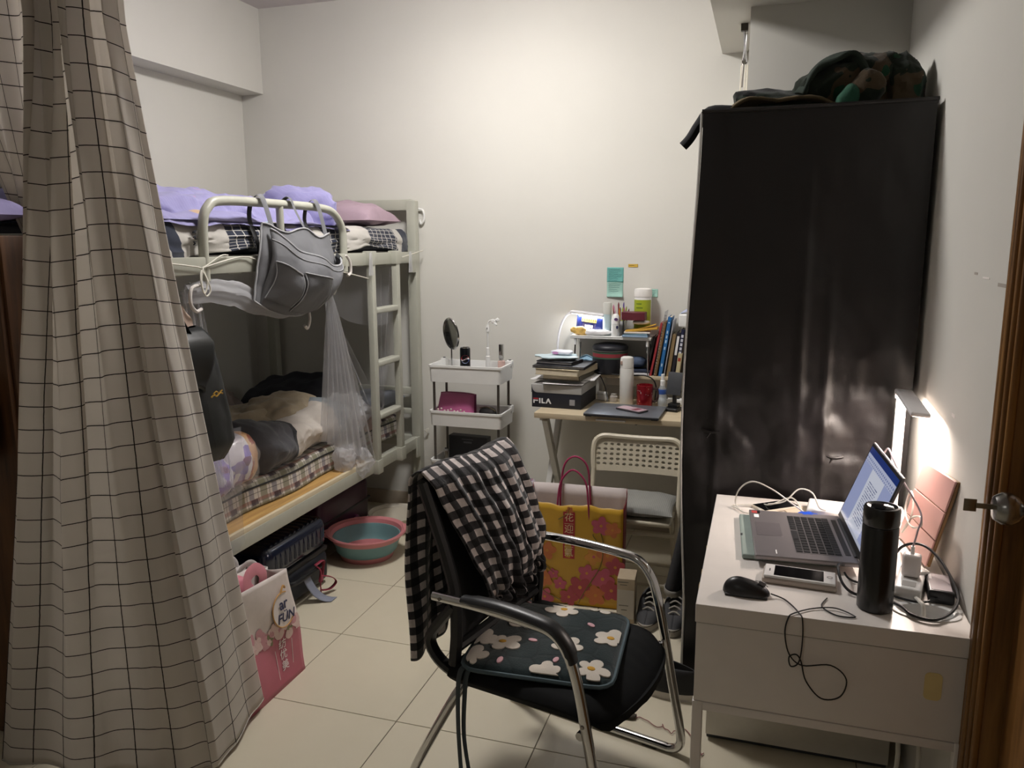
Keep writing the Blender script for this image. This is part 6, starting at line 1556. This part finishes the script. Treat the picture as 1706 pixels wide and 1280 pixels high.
def left_cabinet():
    n = N('dark_walnut'); g = n.noise(4, 5, stretch=(8, 8, .7)); WN = n.done(n.ramp(g, [(.3, '#3a2414'), (.55, '#5a3a20'), (.75, '#6e4a2a')]), .45)
    t = thing('wooden_cabinet', 'brown wooden cabinet standing behind the curtain', 'cabinet', (-2.575, 1.89, 0))
    MB().box((0, 0, .815), (.93, .26, 1.63), .006).build('cabinet_body', WN, t)
    for x in (-.23, .23):
        d = MB().box((x, -.138, .815), (.45, .018, 1.56), .004).build('cabinet_door', WN, t); MB().tube([(x*.15, -.15, .78), (x*.15, -.17, .80), (x*.15, -.17, .9), (x*.15, -.15, .92)], .006, 8).build('handle', STEEL, d)
    o = tag(cushion((0, 0, .06), .46, .18, .12, .15, 7, 3).build('pillow', mt('lavender_cotton', '#8d86b0', .85, bs=.3, bscale=40, bdist=.004)), 'lavender pillow lying on top of the wooden cabinet', 'pillow'); o.location = (-2.38, 1.835, 1.632)
    t = thing('black_satchel', 'black satchel hanging on the front of the wooden cabinet', 'bag', (-2.26, 1.69, .98))
    blob((0, 0, .12), (.11, .045, .15), .1, 8, 3, seed=2).build('satchel_body', mt('satchel_black', '#0f0f11', .6), t)
    MB().tube([(-.07, 0, .24), (-.05, .03, .5), (0, .05, .68), (.05, .03, .5), (.07, 0, .24)], .01, 8, 5, flat=(1, .3)).build('satchel_strap', mt('satchel_black'), t)
left_cabinet()
# ================================================================== white desk by the door
WZ = .75
def white_desk():
    O = Vector((.187, 2.25, 0)); t = thing('white_desk', 'white desk with a deep front drawer against the right wall', 'desk', O)
    def L(mb, name, mat=WHITEM, par=t, **k): return shift(mb, O).build(name, mat, par, **k)
    x0, x1, y0, y1 = -.116, .484, 1.812, 2.69
    # desktop with the cable hole
    gc, gr = (.40, 1.925), .062
    m = MB(); NQ = 40; out = []; inn = []
    for q in range(NQ):
        a = 2*math.pi*q/NQ; c, s = math.cos(a), math.sin(a)
        tx = ((x1-gc[0]) if c > 0 else (gc[0]-x0))/max(abs(c), 1e-6); ty = ((y1-gc[1]) if s > 0 else (gc[1]-y0))/max(abs(s), 1e-6); r = min(tx, ty)
        out.append((gc[0]+r*c, gc[1]+r*s)); inn.append((gc[0]+gr*c, gc[1]+gr*.62*s))
    # exact corners
    for cx, cy in ((x0, y0), (x1, y0), (x1, y1), (x0, y1)):
        k = min(range(NQ), key=lambda i: (out[i][0]-cx)**2+(out[i][1]-cy)**2); out[k] = (cx, cy)
    for z, fl in ((WZ, 0), (WZ-.046, 1)):
        vs = [Vector((*p, z)) for p in out]+[Vector((*p, z)) for p in inn]; fs = [(q, (q+1) % NQ, NQ+(q+1) % NQ, NQ+q) for q in range(NQ)]
        m.add(vs, fs if not fl else [f[::-1] for f in fs])
    for P in (out, inn): m.add([Vector((*p, WZ)) for p in P]+[Vector((*p, WZ-.046)) for p in P], [(q, (q+1) % NQ, NQ+(q+1) % NQ, NQ+q) for q in range(NQ)])
    L(m, 'desktop', smooth=30, weld=True, bevel=.002)
    L(MB().lathe([(gr-.002, -.04), (gr+.01, .0), (gr+.012, .0025), (gr+.004, .004), (gr-.004, .002), (gr-.006, -.04)], (gc[0], gc[1], WZ), 40, sy=.66, ring=True), 'grommet', WHITE)
    d = L(MB().bx(x0+.003, x1-.003, y0+.004, y0+.022, .497, WZ-.049, .0015), 'drawer_front')
    L(MB().bx(x0+.01, x0+.022, y0+.022, y1-.02, .50, WZ-.05), 'side_panel'); L(MB().bx(x1-.022, x1-.01, y0+.022, y1-.02, .50, WZ-.05), 'side_panel')
    L(MB().bx(x0+.01, x1-.01, y0+.022, y1-.02, .497, .503), 'drawer_base'); L(MB().bx(x0+.01, x1-.01, y1-.034, y1-.02, .503, WZ-.05), 'back_panel')
    m = MB(); P = []
    for cx, cz, a0 in ((.007, .022, 0), (-.007, .022, 90), (-.007, -.022, 180), (.007, -.022, 270)):
        for k in range(5): a = R(a0+22.5*k); P.append((cx+.011*math.cos(a), cz+.011*math.sin(a)))
    m.prism(P, .0008, frame(Vector((.405, y0+.0036, .625)), (1, 0, 0), (0, 0, 1))); L(m, 'adhesive_patch', mt('old_adhesive', '#e0cc90', .7), d, smooth=False)
    for x in (x0+.013, x1-.013):
        for y in (y0+.013, y1-.013): L(MB().bx(x-.0125, x+.0125, y-.0125, y+.0125, 0, .497, .003), 'leg')
    L(MB().bx(x0+.02, x1-.02, y0+.002, y0+.024, .474, .496, .003), 'apron_bar'); L(MB().bx(x0+.02, x1-.02, y1-.024, y1-.002, .474, .496, .003), 'apron_bar')
    L(MB().bx(x0+.002, x0+.024, y0+.02, y1-.02, .474, .496, .003), 'apron_bar')
    # chips of bare board along the edge
    CH = mt('chipped_edge', '#b49a6c', .8)
    for y, w in ((1.93, .03), (2.02, .022), (2.2, .01)): L(MB().box((x0-.0003, y, WZ-.006), (.002, w, .008), .0005, 1), 'edge_chip', CH)
    t = thing('storage_box', 'white storage drawer box pushed under the white desk', 'box', (.165, 2.575, 0))
    MB().box((0, -.152, .19), (.545, .016, .34), .002).build('panel_front', mt('panel_white', '#d6d1c6', .45), t); MB().box((0, -.02, .19), (.54, .25, .32), .004).build('box_body', mt('panel_white'), t)
    MB().box((0, -.02, .01), (.54, .25, .018), .003).build('plinth', DGREY, t)
    for k, (xa, lab) in enumerate(((.40, 'white cable hanging beside the white drawer box'), (.45, 'white cable hanging close to the right wall under the desk'))):
        tag(MB().tube([(xa, 1.93, .70), (xa-.015, 2.05, .45), (xa+.005, 2.12, .22), (xa-.03, 2.1, .06), (xa-.02, 2.2, .008)], .006, 8).build('cable', mt('white_cable'), ), lab, 'cable')
white_desk()

def open_laptop():
    SV = mt('laptop_grey', '#8f8a8c', .38, .6, var=.02, bs=.03, bscale=500); KB = mt('key_black', '#18191c', .5); 
    # local frame: x to the hinge, y along the hinge (far positive)
    t = thing('laptop', 'open silver laptop showing a document on the white desk', 'laptop', (.135, 2.285, WZ+.018), R(3.5))
    D, Wd = .262, .375
    MB().box((0, 0, .007), (D, Wd, .013), .004, 3).build('base', SV, t)
    for x in (-.1, .1):
        for y in (-.15, .15): MB().box((x, y, -.001), (.012, .04, .004), .001).build('rubber_foot', BLACK, t)
    MB().box((-.0835, .02, .0138), (.07, .11, .0008), .0003, 1).build('touchpad', mt('touchpad', '#7f7a7d', .3, .5), t)
    kb = MB().box((.035, .0, .0137), (.116, .30, .0006), .0002, 1).build('keyboard_well', mt('key_well', '#6d696b', .5, .4), t)
    me = None
    rows = [(-.014, 15), (.005, 14), (.025, 14), (.045, 14), (.065, 14), (.083, 16)]
    for r, (x, n) in enumerate(rows):
        for k in range(n):
            y = -.145+.29*(k+.5)/n
            if r == 0 and 4 < k < 9:
                if k != 6: continue
                o = MB().box((0, 0, .001), (.0165, .075, .002), .0006, 1).build('key', KB, kb, smooth=False); o.location = (x, y, .0141); continue
            if me is None: o = MB().box((0, 0, .001), (.0162, .0172, .002), .0006, 1).build('key', KB, kb, smooth=False); me = o.data
            else: o = bpy.data.objects.new('key', me); COL.objects.link(o); o.parent = kb
            o.location = (x, y, .0141)
    MB().box((-.112, .165, .0139), (.024, .022, .0006), .0002, 1).build('sticker', mt('sticker_red', '#b04a48', .4), t); MB().box((-.104, .165, .0143), (.008, .022, .0004), .0001, 1).build('sticker', BLACK, t)
    MB().box((-.112, .13, .0139), (.014, .028, .0006), .0002, 1).build('sticker', PAPER, t)
    MB().box((-.075, -.155, .0139), (.003, .028, .0006), .0002, 1).build('lettering', PAPER, t)
    MB().box((.108, 0, .014), (.014, .28, .001), .0004, 1).build('speaker_grille', BLACK, t)
    # lid leaning back
    ld = bpy.data.objects.new('lid', None); 
    a = R(20); ax = Vector((math.sin(a), 0, math.cos(a))); nx = Vector((-math.cos(a), 0, math.sin(a))); h = .25
    Mx = frame(Vector((.128, 0, .015)), (0, -1, 0), ax)      # local x along -y, local y up the lid, z towards the user
    m = MB(); m.box((0, h/2, -.004), (Wd, h, .007), .003, 2); m.v = [tuple(Mx @ Vector(p)) for p in m.v]; lid = m.build('lid', SV, t)
    m = MB(); m.box((0, h/2, .0), (Wd-.004, h-.006, .0015), .0005, 1); m.v = [tuple(Mx @ Vector(p)) for p in m.v]; m.build('bezel', BLACK, lid)
    n = N('laptop_screen'); u, v = n.uv()
    c = n.mix(n.band(u, .30, .74), '#a9b3dc', '#dfe3f2')
    tx = n.m('MULTIPLY', n.m('MULTIPLY', n.line(v, .034, .012), n.m('GREATER_THAN', n.noise(70, 1, 'UV', stretch=(1, .25, 1)), .45)), n.m('MULTIPLY', n.band(u, .36, .66), n.band(v, .12, .66)))
    c = n.mix(tx, c, '#5a6290'); c = n.mix(n.m('GREATER_THAN', v, .80), c, '#c3cae6')
    ic = n.m('MULTIPLY', n.m('MULTIPLY', n.line(u, .05, .025), n.line(v, .05, .025)), n.band(v, .81, .9)); c = n.mix(ic, c, '#7d88b8')
    c = n.mix(n.m('GREATER_THAN', v, .915), c, '#223a80'); c = n.mix(n.m('LESS_THAN', v, .04), c, '#c6cbdc')
    SCR = n.done('#050506', .12, emit=c, es=.55)
    m = MB(); m.grid(lambda u, v: Mx @ Vector(((u-.5)*(Wd-.02), .018+(h-.03)*v, .0013)), 2, 2); m.build('screen', SCR, lid)
    MB().tube([(.126, -.15, .012), (.126, .15, .012)], .006, 8, 1).build('hinge', DGREY, t)
    # grey-green sleeve under it
    s = thing('laptop_sleeve', 'grey-green laptop pad under the open laptop', 'pad', (.098, 2.30, WZ)); MB().box((0, 0, .008), (.25, .335, .014), .005, 3, rot=R(3)).build('pad', mt('sage_pad', '#8d9a94', .7), s)
    MB().box((-.122, -.02, .0153), (.006, .016, .0006), .0002, 1).build('lettering', DGREY, s)
open_laptop()

def desk_things():
    BC = MATS['black_cable']; WC = MATS['white_cable']
    t = thing('black_flask', 'tall glossy black vacuum flask on the white desk', 'flask', (.288, 1.915, WZ))
    GB = mt('gloss_black', '#0d0d0e', .28, var=.03, coat=.25)
    MB().lathe([(0, 0), (.036, 0), (.0395, .004), (.0395, .203), (.038, .206)], n=44).build('flask_body', GB, t)
    MB().lathe([(.0385, .208), (.040, .210), (.040, .245), (.0375, .251), (.033, .252), (.028, .249), (0, .248)], n=44).build('lid', GB, t)
    MB().lathe([(0, .2481), (.024, .2485), (.024, .2505), (.02, .2515), (0, .252)], n=30).build('lid_display', mt('lid_gloss', '#1a1a1c', .08, .3), t)
    # mouse
    t = thing('computer_mouse', 'black wired mouse at the front edge of the white desk', 'mouse', (-.002, 1.905, WZ), R(-4))
    def ms(u, v):
        a = 2*math.pi*u; x = .056*math.cos(a)*(1-.12*v**3); w = .031*(1+.08*math.cos(2*a)); y = w*math.sin(a)*(1-.3*v**2)
        r = math.cos(v*math.pi/2)
        return Vector((x*(.25+.75*r) if v > .0 else x, y*(.2+.8*r), .004+.034*math.sin(v*math.pi/2)*(1-.25*(x/.056)*(1-v)-.12*(x/.056))))
    m = MB(); m.grid(ms, 40, 14); m.add([ms(i/40, 0) for i in range(40)], [tuple(range(40))], [(0, 0)]*40); m.add([ms(i/40, 1) for i in range(40)], [tuple(range(40))], [(0, 0)]*40)
    m.build('mouse_shell', mt('mouse_black', '#1b1a1c', .35), t)
    MB().box((0, 0, .003), (.1, .05, .006), .002).build('mouse_base', BLACK, t)
    MB().box((.036, 0, .030), (.018, .006, .012), .003, 3, rot=rot3(0, 20, 0)).build('scroll_wheel', mt('wheel_grey', '#6d6a6c', .4), t)
    MB().tube([(.02, 0, .037), (.035, 0, .034), (.05, 0, .024)], .0008, 5).build('button_split', DGREY, t)
    e = WZ+.003
    pts = [(.055, 1.902, e+.006), (.085, 1.895, e), (.105, 1.86, e), (.118, 1.825, e), (.124, 1.806, e-.004), (.127, 1.803, .70), (.122, 1.801, .645), (.105, 1.800, .632), (.10, 1.799, .655), (.115, 1.80, .663), (.127, 1.803, .645), (.14, 1.801, .60), (.175, 1.80, .563), (.215, 1.80, .575), (.225, 1.80, .62), (.19, 1.801, .648), (.13, 1.804, .636), (.10, 1.803, .66), (.088, 1.803, .71), (.093, 1.806, .746), (.105, 1.82, e+.001), (.15, 1.86, e+.001), (.20, 1.872, e+.003), (.24, 1.845, e), (.20, 1.84, e), (.17, 1.88, e), (.185, 1.93, e)]
    MB().tube([Vector(p)-Vector((-.002, 1.905, WZ)) for p in pts], .0017, 6, 6).build('mouse_cable', BC, t)
    t.rotation_euler = (0, 0, 0)
    # phone on a pale case
    t = thing('smartphone', 'white-framed smartphone with dark screen in front of the open laptop', 'phone', (.125, 2.018, WZ), R(-4))
    MB().box((0, 0, .008), (.178, .084, .015), .006, 3).build('pale_case', mt('case_beige', '#b9ada2', .5), t)
    MB().box((0, 0, .0185), (.170, .078, .007), .005, 3).build('phone_body', mt('phone_white', '#dcdad8', .3), t)
    MB().box((-.002, 0, .0221), (.118, .066, .0008), .0003, 1).build('screen', mt('screen_black', '#0c0c0e', .1), t)
    MB().lathe([(.0055, 0), (.0068, .0004), (.0055, .0008)], (.071, 0, .0221), 16, ring=True).build('home_button', STEEL, t)
    MB().box((-.072, 0, .0222), (.003, .016, .0006), .0002, 1).build('earpiece', DGREY, t)
    # LED lamp
    t = thing('led_desk_lamp', 'white folding LED desk lamp shining at the right wall', 'lamp', (.425, 2.63, WZ))
    LW = mt('led_white', '#d9d6d6', .4)
    MB().box((-.01, -.02, .01), (.09, .12, .02), .008, 3).build('base', LW, t)
    MB().box((0, .012, .20), (.03, .016, .37), .004, 2).build('stem', LW, t)
    MB().box((0, .012, .385), (.04, .022, .022), .006, 2).build('hinge', LW, t)
    MB().box((.003, -.145, .392), (.052, .30, .013), .006, 3, rot=rot3(2.5, 4, 0)).build('head', LW, t)
    n = N('led_strip'); MB().box((.003, -.145, .3835), (.036, .27, .002), .0005, 1, rot=rot3(2.5, 4, 0)).build('led_panel', n.done('#ffffff', .5, emit='#ffe6d0', es=14.), t)
    a = area('led_lamp_light', (.003, -.145, .381), .036, 5., (1, .85, .76), (R(2.5), R(4), 0), .27, 'RECTANGLE'); a.parent = t
    # pink tablet case leaning on the wall
    t = thing('tablet_case', 'rose pink folding tablet case leaning against the right wall', 'tablet', (.44, 2.32, WZ))
    Bn, Bf, Tn, Tf = Vector((.448, 2.20, .756)), Vector((.415, 2.43, .756)), Vector((.482, 2.12, 1.015)), Vector((.462, 2.40, .99))
    O = Vector((.44, 2.32, WZ)); ex = (Bn-Bf); ey = ((Tn-Bn)+(Tf-Bf))/2; nrm = ey.cross(ex).normalized()
    if nrm.x > 0: nrm = -nrm
    PKC = mt('rose_case', '#c79a92', .45, var=.02)
    def slab(a, b, d0, d1, name, mat, par):
        m = MB(); q = lambda u, v, d: Bf+(Bn-Bf)*u+((Tf-Bf)*(1-u)+(Tn-Bn)*u)*v+nrm*d-O
        vs = [q(u, v, d) for d in (d0, d1) for u, v in ((a[0], a[1]), (b[0], a[1]), (b[0], b[1]), (a[0], b[1]))]
        m.add(vs, [(0, 1, 2, 3), (4, 5, 6, 7), (0, 1, 5, 4), (1, 2, 6, 5), (2, 3, 7, 6), (3, 0, 4, 7)]); return m.build(name, mat, par, smooth=20, bevel=.002)
    slab((.0, .0), (1, 1), -.010, -.002, 'tablet_back', mt('case_tan', '#8a6a44', .5), t)
    for v0, v1 in ((.0, .315), (.325, .645), (.655, 1.)): slab((.0, v0), (1, v1), -.001, .004, 'case_panel', PKC, t)
    # cable loop on the case
    tag(MB().tube([(.405, 2.33, .80), (.412, 2.27, .86), (.425, 2.22, .885), (.424, 2.19, .87), (.41, 2.24, .85), (.405, 2.31, .87), (.418, 2.33, .92), (.42, 2.29, .90), (.41, 2.26, .86), (.40, 2.30, .81)], .0028, 6, 6).build('cable', WC), 'white cable coiled in front of the rose tablet case', 'cable')
    # extension socket with charger
    t = thing('extension_socket', 'white extension socket block at the back of the desk near the wall', 'socket', (.385, 2.05, WZ), R(-14))
    MB().box((0, 0, .016), (.06, .15, .032), .006, 3).build('socket_body', WHITE, t)
    for y in (-.045, 0, .045): MB().box((0, y, .0325), (.03, .03, .001), .0004, 1).build('socket_face', mt('socket_grey', '#b9b6b2', .5), t)
    t = thing('charger', 'white charger plugged upright in the extension socket', 'charger', (.385, 2.055, WZ+.033), R(-14))
    MB().box((0, 0, .03), (.042, .03, .058), .009, 3).build('charger_body', mt('charger_white', '#e2dcda', .3), t); MB().tube([(0, 0, .058), (0, 0, .078)], .0045, 8, 1).build('plug_sleeve', WHITE, t)
    tag(MB().tube([(.385, 2.055, .86), (.393, 2.06, .90), (.40, 2.08, .94), (.375, 2.2, .985), (.36, 2.28, 1.02), (.355, 2.36, 1.03), (.352, 2.45, .95), (.36, 2.52, .85), (.365, 2.55, .757)], .0024, 6, 6).build('cable', mt('mauve_cable', '#b8a8b0', .5)), 'pale cable rising from the charger over the laptop lid', 'cable')
    t = thing('plug', 'small white plug lying beside the charger', 'plug', (.418, 2.09, WZ), R(20)); MB().box((0, 0, .02), (.026, .026, .04), .005, 2).build('plug_body', WHITE, t); MB().tube([(0, -.013, .02), (0, -.028, .015), (.0, -.03, .006)], .003, 6).build('plug_lead', CHROME, t)
    # black laptop power brick and its lead
    t = thing('power_adapter', 'black laptop power brick beside the cable hole', 'adapter', (.447, 2.035, WZ), R(-6))
    MB().box((0, 0, .017), (.056, .115, .032), .005, 3).build('adapter_body', mt('brick_black', '#17171a', .35), t); MB().box((-.0, -.0, .0334), (.045, .1, .0006), .0002, 1).build('adapter_label', mt('brick_label', '#8f8488', .4), t); MB().box((-.02, .03, .034), (.006, .03, .0005), .0001, 1).build('adapter_print', PAPER, t)
    tag(MB().tube([(.235, 2.10, .775), (.215, 2.03, .80), (.222, 1.985, .775), (.25, 1.966, .757), (.305, 1.966, .757), (.345, 1.93, .757), (.365, 1.885, .757), (.41, 1.872, .758), (.458, 1.93, .762), (.476, 1.99, .78), (.455, 2.08, .82), (.42, 2.13, .84), (.38, 2.16, .82), (.36, 2.2, .757)], .0036, 8, 7).build('cable', BC), 'thick black power cable looping around the black flask', 'cable')
    tag(MB().tube([(.432, 1.975, .765), (.39, 1.955, .76), (.34, 1.98, .757), (.30, 2.02, .757), (.25, 2.05, .757), (.235, 2.07, .767)], .0028, 6, 6).build('cable', BC), 'thin black lead between power brick and laptop', 'cable')
    tag(MB().tube([(.385, 1.975, .762), (.39, 1.945, .765), (.395, 1.925, .75), (.398, 1.925, .62)], .005, 8, 5).build('cable', WC), 'white cable dropping through the desk cable hole', 'cable')
    t = thing('usb_reader', 'small black upright plug behind the black flask', 'plug', (.335, 2.14, WZ), R(10)); MB().box((0, 0, .035), (.02, .018, .07), .004, 2).build('plug_body', BLACK, t); MB().tube([(0, 0, .07), (.003, .01, .09), (.0, .03, .08)], .004, 6).build('plug_lead', BC, t)
    # far side of the desk: box, blue wrapper, power bank, cables
    t = thing('router', 'flat white box behind the open laptop', 'box', (.255, 2.575, WZ), R(-6)); MB().box((0, 0, .016), (.17, .12, .028), .008, 3).build('box_body', WHITE, t); MB().box((0, -.061, .014), (.05, .001, .004), .0003, 1).build('box_slot', DGREY, t)
    tag(blob((.17, 2.475, WZ+.014), (.055, .028, .014), .45, 24, 2.2, seed=3, flatb=WZ+.001).build('blue_wrapper', mt('blue_film', '#2450c0', .3)), 'crumpled bright blue wrapper beside the open laptop', 'wrapper')
    t = thing('power_bank', 'slim black power bank with white frame lying on the desk', 'power bank', (.075, 2.595, WZ), R(38)); MB().box((0, 0, .005), (.14, .072, .010), .004, 3).build('frame', mt('frame_beige', '#cbbfae', .4), t); MB().box((0, 0, .0105), (.132, .064, .001), .0003, 1).build('face', mt('screen_black'), t)
    t = thing('desk_mat', 'beige card lying behind the open laptop', 'card', (.165, 2.55, WZ), R(30)); MB().box((0, 0, .002), (.09, .14, .003), .001).build('card', mt('beige_card', '#c9b9a4', .7), t)
    for pts, lab in (([(.16, 2.53, .765), (.12, 2.50, .80), (.06, 2.50, .84), (.0, 2.52, .855), (-.04, 2.54, .82), (-.05, 2.56, .765), (-.02, 2.5, .757), (.03, 2.52, .757), (.0, 2.58, .757), (-.06, 2.56, .757), (-.03, 2.52, .757)], 'white charging cable arching over the desk corner'),
                     ([(.05, 2.56, .772), (.10, 2.55, .79), (.14, 2.56, .83), (.18, 2.55, .825), (.20, 2.52, .79), (.22, 2.52, .782)], 'white cable looping over the power bank'),
                     ([(-.03, 2.58, .757), (.03, 2.60, .757), (.06, 2.56, .772), (.12, 2.56, .80), (.15, 2.52, .77), (.13, 2.50, .758)], 'white cable tangled across the power bank')):
        tag(MB().tube(pts, .0024, 6, 7).build('cable', WC), lab, 'cable')
desk_things()
